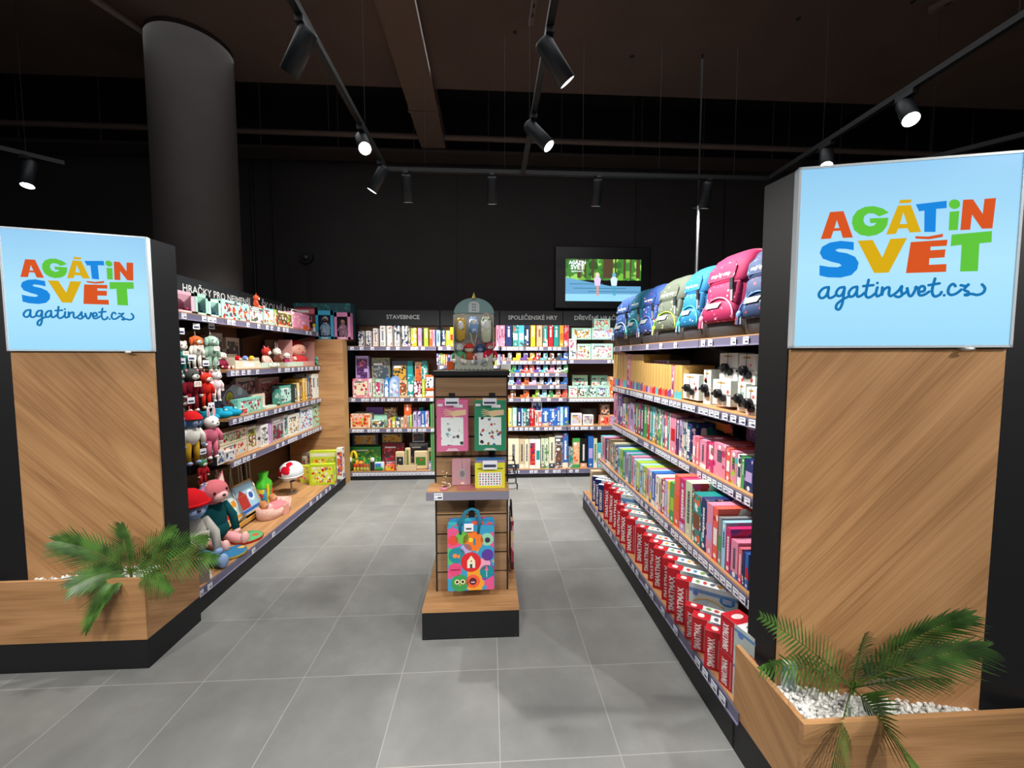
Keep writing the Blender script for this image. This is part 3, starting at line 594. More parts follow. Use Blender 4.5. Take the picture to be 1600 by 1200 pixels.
def gbox(name,label,cat,group,loc,rot,w,d,h,col,acc=('white','navy','orange'),seed=0,deco='spine',top=None,side=None,printed=None,txt=None):
    """carton whose front centre foot is loc; front faces local -Y"""
    acc=tuple(acc)+(('white',) if len(acc)<2 else ()); rng=random.Random(seed*7919+13); m=MB(); pr=printed if printed is not None else rng.random()<.55
    m.box(-w/2,0,0,w/2,d,h,mats6(col,acc,rng,top,side,pr)); y=-.0006
    W,K=C('white',.5),C(acc[-1],.5)
    light=sum(rgb(col))>2.0; ink=C('slate' if light else 'white',.5)
    if deco=='spine':
        k=rng.randrange(4)
        if k!=3:
            z=h*(.25 if k else .45); cw=w*rng.uniform(.12,.2)
            while z<h*.8: 
                l=h*rng.uniform(.03,.07); m.rect(-cw,z,cw,z+l*.8,ink,y); z+=l
        m.disc((0,y,h*(.1 if k else .9)),min(w*.3,.012),W,n=10)
        if k==2: m.rect(-w/2,0,w/2,h*.16,K,y*.8)
        if k==3: m.rect(-w*.38,h*.3,w*.38,h*.62,C(acc[0],.5),y*.8)
    elif deco=='band':
        m.rect(-w/2,h*.78,w/2,h*.93,C(acc[0],.5),y); m.rect(-w*.4,h*.82,w*.2,h*.89,W,y*1.5); m.rect(-w*.42,h*.08,w*.42,h*.7,PR(acc[1],acc,30,.5),y)
    elif deco=='pic':
        m.rect(-w*.42,h*.12,w*.42,h*.88,PR(acc[0],acc[::-1],40,.46),y); m.rect(-w*.38,h*.8,w*.1,h*.86,ink,y*1.6)
    elif deco=='white':   # white carton, writing running up the spine and a ring at its foot
        z=h*.28
        while z<h*.75: l=h*rng.uniform(.03,.06); m.rect(-w*.16,z,w*.16,z+l*.7,C(acc[-1],.5),y); z+=l
        m.disc((0,y,h*.12),w*.28,C(acc[-1],.5),n=14); m.disc((0,y*1.5,h*.12),w*.18,C('white',.5),n=14); m.disc((0,y,h*.87),w*.2,C('grey',.5),n=10)
    o=m.obj(name,None,loc,rot); return tag(o,label,cat,group)
KN={'game_box':'game box','book':'book','puzzle_box':'puzzle box'}
def row(side,plane,zb,depth,items,shelfname,group,kind='game_box',cat='box',seed=1,u_off=0,near='far end'):
    """items: (u0,u1,vtop,colour,accents,(options)); u,v are read on the plane of the item fronts"""
    rng=random.Random(seed); n=len(items); w_=KN.get(kind,kind.replace('_',' '))
    for i,it in enumerate(items):
        u0,u1,vt,col=it[:4]; acc=it[4] if len(it)>4 and it[4] else tuple(rng.sample(['white','pink','teal','navy','orange','yellow','lilac','red','green','sky','magenta','cream'],4))
        op=dict(it[5]) if len(it)>5 else {}
        pl=plane+op.pop('off',0); zz=op.pop('z',zb); d=op.pop('d',depth)*rng.uniform(.97,1.03)
        if side=='B':
            a=oy(u0,vt,pl); b=oy(u1,vt,pl); w=abs(b.x-a.x); loc=((a.x+b.x)/2,pl,zz); h=oy((u0+u1)/2,vt,pl).z-zz; rot=0
        else:
            a=ox(u0,vt,pl); b=ox(u1,vt,pl); w=abs(b.y-a.y); loc=(pl,(a.y+b.y)/2,zz); h=ox((u0+u1)/2,vt,pl).z-zz; rot=(-PI/2 if side=='R' else PI/2)
        w=max(.006,w-.0015); kd=op.pop('kind',kind); kw=KN.get(kd,kd.replace('_',' ')); ct=op.pop('cat',cat)
        prev=items[i-1][3] if i else None; nx=items[i+1][3] if i<n-1 else None
        where=('after %s, before %s'%(prev,nx)) if prev and nx else ('before %s'%nx if nx else 'after %s'%prev if prev else 'alone')
        lb=op.pop('label',None)
        if not lb:
            base='%s %s %s'%(col,kw,shelfname); lb=next((c for c in (base+', '+where,base+', '+where+', '+nth(i+1)+' from '+near,base+', '+nth(i+1)+' from '+near,base+', '+nth(i+1)) if len(c.split())<=16 and c not in LAB),base)
        jit=op.pop('rz',rng.uniform(-.015,.015))
        gbox(kd,lb,ct,op.pop('group',group),loc,rot+jit,w,d,max(.02,h),col,acc,seed=seed*100+i,**op)
# ------------------------------------------------------------ right unit, third shelf (z .852)
z=.852; Z1=lambda x:955+x/9.233; V1=lambda y:610+y/9.233; Z2=lambda x:1060+x/8.57; V2=lambda y:660+y/8.57
A=[(40,58,45,'pink'),(58,76,48,'magenta'),(76,96,50,'pink'),(97,114,55,'violet'),(114,135,58,'slate'),(135,163,62,'violet'),(166,210,195,'white'),(211,234,198,'teal'),(236,268,200,'pink'),
 (270,338,185,'lilac',('sky','pink','white')),(339,353,186,'red'),(355,394,187,'green',('red','white','maroon')),(395,428,188,'magenta',('white','teal','maroon')),(430,474,192,'purple',('magenta','white','teal')),
 (475,524,205,'green',('red','white','orange')),(525,559,215,'red',('white','teal')),(560,599,228,'teal',('white','ochre')),(600,644,238,'turquoise',('white','ochre','gold')),(645,668,252,'brown'),(669,689,258,'teal'),
 (690,729,270,'green',('lime','white','brown')),(730,753,285,'sky'),(754,779,292,'navy'),(780,819,308,'rose',('white','teal')),(820,844,318,'teal'),(845,858,330,'white'),(860,941,340,'pink',('red','violet','white')),
 (945,989,400,'purple',('violet','magenta')),(990,1028,415,'lilac',('purple','white')),(1030,1058,430,'grey'),(1060,1100,440,'white',('teal','navy'))]
it=[(Z1(a),Z1(b),V1(c),col)+((acc,) if (acc:=(r[0] if r else None)) else (None,)) for a,b,c,col,*r in A]
B_=[(95,188,10,'navy',('white','teal')),(195,232,180,'pink',('white','sky')),(236,288,195,'rose',('sky','magenta','white')),(292,378,240,'pink',('teal','orange','white')),(382,474,285,'magenta',('pink','white','khaki')),
 (478,640,290,'pink',('khaki','white','magenta'),),(645,700,345,'coral',('white','pink')),(702,790,385,'pink',('ochre','turquoise','lime')),(796,848,430,'white',('slate','white')),(852,890,470,'green',('white','khaki')),(893,1010,500,'navy',('lilac','white'))]
it+=[(Z2(a),Z2(b),V2(c),col,acc) for a,b,c,col,acc in B_]
row('R',1.25,z,.24,it,"on right unit's third shelf",'games on the third right shelf',seed=3)
# flat cartons lying behind that row
for u0,u1,v0,h,col,acc,lb in ((975,1035,625,.05,'magenta',('pink','red'),'long magenta carton lying across the backs of the third right shelf row'),
  (1085,1135,672,.06,'black',('gold','orange'),'black and gold carton lying behind the pink boxes, third right shelf'),(1155,1185,682,.08,'maroon',('violet','navy'),'dark wine coloured carton at near end behind navy box')):
    a=ox(u0,v0,1.36); b=ox(u1,v0,1.36); gbox('game_box',lb,'box','games on the third right shelf',(1.40,(a.y+b.y)/2,z+.2),-PI/2,abs(a.y-b.y),.2,h,col,acc,seed=int(u0),deco='pic',printed=True)
# second row: fourth shelf (z .505)
z=.505; Z3=lambda x:935+x/10; V3=lambda y:670+y/10; Z4=lambda x:1030+x/5.713; V4=lambda y:720+y/5.713
A=[(40,69,110,'turquoise'),(70,104,130,'pink'),(105,130,150,'navy'),(131,174,160,'maroon'),(175,199,170,'khaki'),(200,239,215,'brown'),(240,269,225,'sage'),(270,309,275,'navy',('orange','white','violet')),(310,344,300,'sky',('teal','green')),
 (345,384,320,'lime',('green','teal')),(385,429,350,'teal',('navy','violet','lime')),(430,474,385,'lilac',('navy','white')),(475,514,400,'teal',('turquoise','navy')),(515,554,430,'pink',('rose','coral')),(555,599,480,'sky'),
 (600,649,520,'lime',('green','black')),(650,699,560,'sky'),(700,754,590,'lime',('orange','green')),(755,799,625,'pink'),(800,834,655,'sky'),(835,894,680,'blue',('violet','white')),(895,949,735,'white',('red','navy')),(950,984,765,'beige'),(985,999,780,'slate')]
it=[(Z3(a),Z3(b),V3(c),col,(r[0] if r else None)) for a,b,c,col,*r in A]
B_=[(29,50,160,'red',('white',)),(51,74,172,'lilac',None),(75,99,185,'yellow',None),(100,139,195,'green',('lime','black')),(140,187,130,'coral',('orange','navy')),(189,237,165,'magenta',('white','lilac')),(239,298,188,'sage',('red','magenta')),
 (302,377,300,'teal',('brown','orange','white')),(380,427,335,'navy',('white','turquoise')),(429,484,385,'pink',('lilac','violet')),(486,529,420,'coral',('white','red')),(531,562,505,'grey',None),(564,598,545,'sky',None),(600,641,600,'magenta',('violet','orange')),
 (643,707,715,'pink',('rose','white','blue')),(709,743,780,'rose',None),(745,768,815,'navy',None),(770,800,830,'blue',('red','white'))]
it+=[(Z4(a),Z4(b),V4(c),col,acc) for a,b,c,col,acc in B_]
row('R',1.10,z,.26,it,"on right unit's fourth shelf",'games on the fourth right shelf',seed=4)
# second shelf (z 1.225): wood framed games, puzzles and stethoscope boxes
z=1.225; Z5=lambda x:955+x/10; V5=lambda y:540+y/10; it=[]
foot=['rose','red','turquoise','teal','red','coral','coral','orange','violet','violet','violet','rose','rose','violet','lilac','rose','red','red','turquoise','blue','coral','orange','red','violet']
xs=[38,74,105,145,190,248,308,342,372,402,430,462,505,545,580,612,650,700,745,800,845,885,945,995,1040,1115]
for i in range(len(xs)-1):
    tall=xs[i]<480; a,b=xs[i],xs[i+1]
    if i==5: it.append((Z5(a),Z5(b-1),V5(135),'pink',('maroon','white'),dict(label='pale pink narrow carton between the yellow slatted boxes, second right shelf')))
    elif i==22: it.append((Z5(a),Z5(b-1),V5(320),'pink',('maroon','white'),dict(label='pale pink carton among the shorter yellow boxes, second right shelf')))
    else: it.append((Z5(a),Z5(b-2),V5(140 if tall else 272+(a-505)*.07),'tan',(foot[i%24],'gold')))
row('R',1.26,z,.22,it,"on right unit's second shelf",'yellow boxes on the second right shelf',seed=5)
# coloured feet of the yellow boxes are printed on the boxes themselves
for o in [o for o in COL.objects if o.get('group')=='yellow boxes on the second right shelf']:
    me=o.data; xs_=[v.co.x for v in me.vertices]; w=max(xs_)-min(xs_); m=MB(); k=foot[len(o.name+o['label'])*7%24]
    m.v=[tuple(v.co) for v in me.vertices][:8]; h=max(v.co.z for v in me.vertices); g=rng_=random.Random(hash(o.name)%1 or len(o['label']))
    base='#d2aa60' if o['label'].startswith('tan') else 'pink'; me.clear_geometry(); me.materials.clear()
    k=foot[(int(o.location.y*1000)*7)%24]; b=MB(); d=.22; wd=C(base,.5)
    b.box(-w/2,0,0,w/2,d,h,[wd,C('#ecd9a8' if o['label'].startswith('tan') else 'pink',.5),wd,wd,wd,wd]); y=-.0006
    b.poly([(-w/2,y,0),(w/2,y,0),(w/2,y,h*.26),(-w/2,y,h*.17)],C(k,.5)); b.rect(-w*.36,h*.3,-w*.28,h*.98,C('#b88f48'),y); b.rect(w*.3,h*.25,w*.36,h*.98,C('#e9cf90'),y)
    if o['label'].startswith('pale pink'): b.rect(-w*.3,h*.1,w*.3,h*.9,PR('pink',('maroon','white'),30,.4),y*1.5)
    me.from_pydata(b.v,[],b.f); [me.materials.append(q) for q in b.mats]; me.polygons.foreach_set('material_index',b.fm); me.update()
    if o['label'].startswith('tan'): s=o['label'].replace('tan','yellow'); LAB.discard(o['label']); o['label']=s; LAB.add(s)
gbox('game_box','long grey white carton lying on top of the yellow boxes','box','yellow boxes on the second right shelf',(1.34,3.2,z+.20),-PI/2,.42,.16,.055,'silver',('violet','rose'),seed=8,deco='pic',printed=False)
gbox('game_box','white carton with a pink grey print behind the nearest yellow box','box','yellow boxes on the second right shelf',(1.36,2.22,z),-PI/2,.36,.16,.20,'silver',('violet','rose'),seed=9,deco='band',printed=False)
def steth(u0,u1,vt,vb,x,lb,seed,th=.09):
    a=ox(u0,vt,x); b=ox(u1,vt,x); zb=ox((u0+u1)/2,vb,x).z; w=abs(a.y-b.y); h=ox((u0+u1)/2,vt,x).z-zb
    t=thing('pretend_play_box',(x,(a.y+b.y)/2,zb),-PI/2,lb,'box','boxes with black security clips'); m=MB(); pr=PR('#ecebe6',['mint','pink','#f3efe8','coral','#f0e9e0'],9,.40)
    m.box(-w/2,0,0,w/2,th,h,[pr,C('#f2f0ec'),C('#ecebe6',.35),C('#cfe0da'),pr,pr]); y=-.0006
    m.rect(-w*.25,h*.86,w*.2,h*.91,C('gold'),y); rng=random.Random(seed)
    for k in range(5):
        m.disc((rng.uniform(-.35,.35)*w,y,h*rng.uniform(.12,.8)),h*rng.uniform(.03,.09),C(rng.choice(['mint','pink','coral','#d8d8d2'])),n=12)
    m.obj('carton',t)
    m=MB(); q=C('#121317',.25); m.cyl((-.1*w,-.022,h*.45),(-.1*w,-.002,h*.45),.026,q,n=20); m.ell((-.1*w,-.022,h*.45),(.026,.010,.026),q,14)
    m.cyl((-.1*w-.034,-.024,h*.43),(-.1*w,-.018,h*.45),.008,q,n=10); m.cyl((w*.18,-.014,h*.3),(w*.18,-.001,h*.3),.019,q,n=16); m.obj('security_clip',t)
    m=MB(); m.tube([(-w*.02,-.003,h),(-w*.02,-.004,h*.6)],.0012,q,5); m.tube([(-w/2,-.003,h*.45),(w/2,-.003,h*.45)],.0012,q,5); m.tube([(-.02,-.004,h*.4),(0,-.008,h*.2),(.02,-.004,h*.38)],.004,C('#8fb39f'),6); m.obj('wire',t)
V6=lambda y:540+y/8.57
for i,(x0,x1,y0,y1,pl,lb) in enumerate(((62,278,385,720,1.27,'white carton with black clip next to the yellow boxes, second right shelf'),(345,440,320,785,1.29,'narrow white carton with black clip, second from the yellow boxes'),
  (468,705,460,800,1.26,'wide white carton with green cloud and black clip, bottom of the pile'),(560,800,100,465,1.30,'upper white carton with round black clip left of the brown print'),
  (820,1040,115,520,1.30,'upper white carton with brown print and black clip next to pillar'),(800,905,505,880,1.27,'lower white carton with small black clip and red print'),(915,1050,560,960,1.25,'nearest lower white carton with big black clip beside the pillar'))):
    steth(1060+x0/8.57,1060+x1/8.57,V6(y0),V6(y1),pl,lb,i)
# bottom deck (z .175)
RED='#c41a28'
def smart(bu,bv,tu,tv,lb,zb=.175,navy=False,th=35,L=.275,T_=.052,p=None,h=None,art=0):
    """long flat box turned towards the passage; its foot corner nearest the aisle is read on the deck"""
    p=p or oz(bu,bv,zb); h=h or oy(tu,tv,p.y).z-zb; col='#1b2a6b' if navy else RED; t_='GEOSMART' if navy else 'SMARTMAX'; B=L*.235
    m=MB(); c=C(col,.35); wht=C('#eef0f0',.35); m.box(0,0,0,L,T_,h,[c,wht,wht,C('#9fb0b8',.35),wht,c]); y=-.0007
    m.rect(0,0,B,h,c,y); textfit(m,t_,h*.76,B*.44,C('#f6eeee',.4),T(B*.40,y*1.6,h*.45)@RY(-90),.035)
    zz=h*.08
    while zz<h*.82: m.rect(B*.80,zz,B*.88,zz+.004,C('#e8b0b0' if not navy else '#9aa6d8'),y*1.6); zz+=.0075
    rng=random.Random(int(bu*10)); m.rect(B,0,L,h,PR('#c9d6dc',['#8fb0c4','#dfe7e6','#b9c7c9','#a8bcae'],7,.4),y); m.rect(B,h*.82,L,h*.9,C('#5f8fc0',.4),y*1.4)
    m.disc((L*.84,y*1.8,h*.78),L*.12,C('#3a7fc0',.4),n=18,ry=h*.10)
    for k in range(3): m.rect(L*.77,h*(.74+.035*k),L*.91,h*(.755+.035*k),C('#dfeaf2'),y*2.2)
    m.disc((L*.34,y*1.8,h*.8),L*.045,C('#5f7fc8',.4),n=14)
    if art==1: 
        m.poly([(L*.36,y*2,h*.16),(L*.78,y*2,h*.2),(L*.86,y*2,h*.36),(L*.66,y*2,h*.5),(L*.42,y*2,h*.42)],C('#8fc42a')); 
        for x in (.45,.78): m.disc((L*x,y*2.4,h*.17),L*.07,C('#22262a'),n=16); m.disc((L*x,y*2.8,h*.17),L*.03,C('#8a8f92'),n=12)
    elif art==2:
        m.poly([(L*.34,y*2,h*.3),(L*.8,y*2,h*.22),(L*.84,y*2,h*.36),(L*.5,y*2,h*.5)],C('#c8532e')); m.disc((L*.78,y*2.4,h*.42),L*.12,C('#24282c'),n=18); m.disc((L*.78,y*2.8,h*.42),L*.07,C('#b8a89a'),n=14); m.disc((L*.44,y*2.4,h*.2),L*.07,C('#24282c'),n=16)
    else: m.tube([(L*(.3+.5*k/8),y*2,h*(.62+.12*math.sin(k*PI/8))) for k in range(9)],.003,C(rng.choice(['#c8452e','#4f9a4a','#d0a040'])),4)
    z=h+.0006; q=lambda x0,x1,y0,y1,mm: m.add([(x0,y0,z),(x1,y0,z),(x1,y1,z),(x0,y1,z)],[(0,1,2,3)],mm)
    q(0,B*1.15,0,T_,c if not navy else C('#cfd8ea'))
    m.add([(B*.55+B*.22*math.cos(a_*PI/8),T_*.5+T_*.3*math.sin(a_*PI/8),z+.0006) for a_ in range(16)],[list(range(16))],C('#f4dcdc'))
    for k in range(4): 
        cx=L*(.36+.12*k); cc=C(rng.choice(['#c9433c','#7fa65c','#5f93b8','#e3a24a','#59626b'])); m.add([(cx+.011*math.cos(a_*PI/4)*rng.uniform(.7,1.2),T_*.5+T_*.28*math.sin(a_*PI/4),z+.0004) for a_ in range(8)],[list(range(8))],cc)
    m.add([(L*.88+L*.07*math.cos(a_*PI/8),T_*.5+T_*.33*math.sin(a_*PI/8),z+.0006) for a_ in range(16)],[list(range(16))],C('#4f86b0'))
    return tag(m.obj('magnetic_toy_box',None,p,-R(th)),lb,'box','red and navy magnetic toy boxes')
gbox('game_box','cream carton standing at the far end of the bottom right deck','box','cartons on the bottom right deck',(.98,ox(922,729,.97).y,.175),-PI/2,.07,.26,.235,'beige',('tan','white'),seed=2,printed=False,deco='none')
gbox('game_box','pale grey carton between the cream carton and navy boxes','box','cartons on the bottom right deck',(1.0,ox(927,733,.97).y-.03,.175),-PI/2,.05,.26,.225,'silver',('grey','white'),seed=3,printed=False,deco='none')
SB=[(925,782.7,925.7,744),(929.7,790,930.3,748.7),(934.3,799.3,935,757),(943,810.7,945,755.3),(949.7,818.7,951,762.7),(956.3,826.7,957.7,769.3),(961.7,838,963.7,788),(967.7,848,969.7,797.3),(977,862.7,979,809.3),(992.3,878.7,993,822.7),
 (1003.2,894.7,1005,836),(1012.2,907,1016,845.8),(1019.7,918,1024,856),(1033.5,936,1035.6,870.8),(1040.4,955.8,1043.6,885.7),(1053.3,972.8,1057.4,903.2),(1069,996,1074.3,945),(1079.5,1014,1084,962.3),(1099.8,1041.8,1103.5,983.3)]
for i,(a,b,c_,v) in enumerate(SB):
    nv=i<3; k='navy GEOSMART box' if nv else 'red SMARTMAX box'; j=i+1 if nv else i-2
    pos='farthest' if j==1 else ('nearest' if i==18 or i==2 else nth(j)+' from the far end')
    smart(a,b,c_,v,'%s in the bottom row, %s'%(k,pos),navy=nv,L=.24 if nv else .275,T_=.04 if nv or i==16 else .052)
a=oz(1123,1064,.175); b_=oy(1129,1012,a.y).z-.175
smart(0,0,0,0,'lower one of two stacked red SMARTMAX boxes next to planter, green car picture',th=76,p=a,h=b_,T_=.09,L=.29,art=1)
smart(1,0,0,0,'upper one of two stacked red SMARTMAX boxes next to planter, tractor picture',th=76,p=Vector((a.x,a.y,.1765+b_)),h=b_*1.02,T_=.09,L=.29,art=2)
# school bags
def loft(m,secs,mat,n=28,p=3.2,cap=True):
    v=[];k=len(secs)
    for z_,cx,cy_,rx,ry in secs:
        for i in range(n):
            a=2*PI*i/n; c,s=math.cos(a),math.sin(a); v.append((cx+rx*math.copysign(abs(c)**(2/p),c),cy_+ry*math.copysign(abs(s)**(2/p),s),z_))
    f=[(j*n+i,j*n+(i+1)%n,(j+1)*n+(i+1)%n,(j+1)*n+i) for j in range(k-1) for i in range(n)]
    m.add(v,f,mat,None,True)
    if cap: m.add(v,[list(range(n))[::-1],list(range((k-1)*n,k*n))],mat,None,True)
def schoolbag(y0,y1,h,x,col,trim,acc,lb,txt=True,rz=0):
    w=abs(y0-y1)*.97; d=.22; t=thing('school_bag',(x,(y0+y1)/2,1.612),-PI/2+rz,lb,'school bag','school bags on the top right shelf')
    s=h/.36; W=w/2; cl=PR(col,acc,46,.22,.7); pl=C(col,.75); D=C('#3b3a3c',.6); tr=C(trim,.6)
    m=MB(); loft(m,[(0,0,.12,W*.9,.105),(.012*s,0,.12,W*.97,.115),(.05*s,0,.12,W,.12),(.075*s,0,.121,W*.97,.117)],D); m.obj('base',t)
    m=MB(); loft(m,[(.06*s,0,.12,W*.94,.108),(.12*s,0,.12,W*.97,.112),(.24*s,0,.13,W*.95,.098),(.31*s,0,.14,W*.90,.088),(.345*s,0,.15,W*.80,.07),(.36*s,0,.155,W*.6,.045)],pl); m.obj('body',t)
    m=MB(); loft(m,[(.235*s,0,.082,W*.88,.064),(.245*s,0,.085,W*.93,.072),(.30*s,0,.097,W*.92,.07),(.345*s,0,.125,W*.86,.068),(.368*s,0,.15,W*.7,.05),(.375*s,0,.16,W*.4,.02)],pl)
    m.add([(-W*.7,.0125,.25*s),(W*.55,.0125,.25*s),(W*.6,.026,.30*s),(W*.4,.043,.325*s),(-W*.5,.043,.325*s),(-W*.72,.026,.30*s)],[(0,1,2,3,4,5)],cl); l=m.obj('lid',t)
    if txt: m=MB(); m.text('step by step',W*.19,C('#f2f2f2',.5),T(-W*.1,.018,.275*s)@RX(-14),.02); m.obj('lettering',l)
    m=MB(); loft(m,[(.135*s,0,.03,W*.72,.03),(.15*s,0,.028,W*.76,.034),(.225*s,0,.034,W*.74,.03),(.236*s,0,.04,W*.68,.02)],cl); m.obj('upper_pocket',t)
    m=MB(); loft(m,[(.066*s,0,.018,W*.74,.026),(.075*s,0,.014,W*.8,.036),(.12*s,0,.016,W*.76,.036),(.15*s,0,.022,W*.62,.032),(.168*s,0,.03,W*.36,.022)],cl)
    m.tube([(W*.8*math.cos(a_),-.02+abs(math.sin(a_))*.014,.075*s+.097*s*math.sin(a_)) for a_ in [PI*i/16 for i in range(17)]],.0045,tr,6); pk=m.obj('front_pocket',t)
    m=MB(); z0,z1=.128*s,.152*s; m.add([(-W*.52,-.0235,z0),(W*.12,-.0235,z0),(W*.26,-.017,z1),(-W*.46,-.017,z1)],[(0,1,2,3)],C('#b9bdbd',.25,.3)); m.obj('reflector',pk)
    m=MB(); q=C('#33363a',.4); m.box(W*.52,-.006,.20*s,W*.66,.004,.245*s,q); m.box(W*.55,-.003,.15*s,W*.64,.003,.20*s,C('#8d9092',.5)); m.obj('buckle_strap',t)
    m=MB(); m.ell((-W*.72,-.02,.085*s),(.018,.012,.022),tr,8,k=5); m.tube([(-W*.7,-.012,.1*s),(-W*.5,-.006,.17*s)],.003,tr,5)
    for i in range(6): m.cyl((-W*.72+.012*math.cos(i),-.02+.008*math.sin(i),.08*s),(-W*.72+.014*math.cos(i),-.022+.01*math.sin(i),.045*s),.004,C(acc[i%len(acc)]),n=5)
    m.obj('pendant',t)
    m=MB(); m.tube([(W*.2,.22,.345*s),(W*.1,.235,.375*s),(-W*.1,.235,.375*s),(-W*.2,.22,.345*s)],.007,D,6); m.obj('handle',t)
BG=[(963,983,471,'#2c4a85','#a9c4e6',('sky','#dfe8f2','#5f8ac6'),'pale blue and navy school bag, farthest on the top right shelf'),
 (984,1002,462,'#176580','#55c9a8',('mint','#c84a4a','#1f6f5a'),'teal green patterned school bag, second from the far end'),
 (1003,1025,455,'#2b4a8c','#5a7fc0',('#e8e8ea','#c84a4a','#3a8ac0'),'dark blue school bag between the teal and grey ones'),
 (1027,1063,444,'#565e52','#9fd13c',('#33382c','#9aa678','#c8d09a'),'grey camouflage school bag with lime piping'),
 (1066,1098,430,'#146a9a','#3cc0c0',('#7fd0e8','#d8f0f4','#0f5a8c'),'bright blue school bag with pale drops and turquoise piping'),
 (1101,1156,409,'#941548','#f08ab0',('#f0c0d0','#d83a6a','#e86a96'),'magenta school bag with pale pink piping'),
 (1160,1222,394,'#2a3f66','#5a86c0',('#c8d4e4','#c84a4a','#4a78b8'),'navy school bag with tiny figures, half hidden by the pillar')]
for u0,u1,vt,col,tr,acc,lb in BG:
    a=ox(u0,500,1.27); b=ox(u1,500,1.27); h=ox((u0+u1)/2,vt,1.36).z-1.612; schoolbag(a.y,b.y,h,1.255,col,tr,acc,lb,rz=.12)
# ------------------------------------------------------------ goods on the left side
FZ=lambda c:C(c,.95,spec=.1)
def wpt(side,u,v,pl): return ox(u,v,pl) if side in 'LR' else oy(u,v,pl)
def windowbox(u0,u1,vt,zb,pl,side,d,frame,inner,lb,doll=None,group='toy boxes on the top left shelf',vb=None,cat='box'):
    a=wpt(side,u0,vt,pl); b=wpt(side,u1,vt,pl); w=(b-a).xy.length*.97; h=(a.z+b.z)/2-zb; c=(a+b)/2; rz={'L':PI/2,'B':0,'R':-PI/2}[side]
    t=thing('window_box',(c.x,c.y,zb),rz,lb,cat,group); f=C(frame,.5); k=C(inner,.6); e=min(w*.16,.03)
    m=MB(); m.box(-w/2,0,0,w/2,.006,h*.1,f); m.box(-w/2,0,h*.84,w/2,.006,h,f); m.box(-w/2,0,0,-w/2+e,.006,h,f); m.box(w/2-e,0,0,w/2,.006,h,f)
    m.box(-w/2,.006,0,-w/2+.004,d,h,f); m.box(w/2-.004,.006,0,w/2,d,h,f); m.box(-w/2,.006,h-.004,w/2,d,h,f) if doll and doll[0]!='bonnet' else m.box(-w/2,d*.7,h-.004,w/2,d,h,f); m.box(-w/2,.006,0,w/2,d,.004,f); m.box(-w/2+.004,d*.55,.004,w/2-.004,d*.6,h-.004,k)
    m.rect(-w*.2,h*.03,w*.2,h*.07,C('white'),-.0006); m.obj('carton',t)
    if doll and doll[0]=='bonnet':
        m=MB(); m.ell((-w*.1,d*.26,h*.38),(w*.34,d*.22,h*.32),FZ(doll[1]),14); m.ell((w*.14,d*.22,h*.14),(w*.28,d*.18,h*.07),FZ(doll[1]),12); m.obj('bonnet',t)
        m=MB(); m.tube([(w*.0,d*.06,h*.18),(w*.15,d*.03,h*.2),(w*.3,d*.06,h*.16)],.006,C(doll[2]),6); m.obj('ribbon',t)
    elif doll:
        skin,dress,hair=doll[1:]; r=w*.15
        q=thing_part('doll',t); m=MB(); loft(m,[(h*.14,0,d*.3,w*.26,d*.14),(h*.3,0,d*.3,w*.27,d*.15),(h*.55,0,d*.3,w*.14,d*.1),(h*.6,0,d*.3,w*.08,d*.06)],PR(dress,['white','#3a4a5a'],60,.3,.8)); m.obj('dress',q)
        m=MB(); m.ell((0,d*.28,h*.68),(r,r*.9,r*1.1),C(skin,.6),14); m.ell((0,d*.31,h*.70),(r*1.15,r*.9,r*1.2),FZ(hair),14)
        for s in (-1,1): m.ell((s*r*.4,d*.28-r*.82,h*.685),(r*.12,r*.1,r*.14),C('#1c1412'),6); m.cyl((s*w*.16,d*.3,h*.52),(s*w*.30,d*.22,h*.36),r*.3,C(dress,.8),r*.26,8); m.ell((s*w*.31,d*.2,h*.34),(r*.28,)*3,C(skin,.6),8); m.cyl((s*w*.1,d*.28,h*.16),(s*w*.1,d*.24,h*.08),r*.36,C(skin,.6),n=8)
        m.ell((0,d*.28-r*.86,h*.655),(r*.2,r*.08,r*.07),C('#b0505a'),6); m.obj('head',q)
    m=MB(); g=glassm(); m.rect(-w/2+e,h*.1,w/2-e,h*.84,g,.004); m.obj('clear_window',t)
    return t
def thing_part(name,parent):
    o=bpy.data.objects.new(name,None); COL.objects.link(o); o.empty_display_size=.02; o.parent=parent; return o
def glassm():
    if 'g' not in _MC:
        m=bpy.data.materials.new('clear_plastic'); m.use_nodes=True; N,L=nt(m); out=N['Material Output']
        g=N.new('ShaderNodeBsdfGlossy'); g.inputs['Roughness'].default_value=.08; tr=N.new('ShaderNodeBsdfTransparent'); mx=N.new('ShaderNodeMixShader')
        fr=N.new('ShaderNodeFresnel'); fr.inputs['IOR'].default_value=1.35; L.new(fr.outputs[0],mx.inputs[0]); L.new(tr.outputs[0],mx.inputs[1]); L.new(g.outputs[0],mx.inputs[2]); L.new(mx.outputs[0],out.inputs[0]); _MC['g']=m
    return _MC['g']
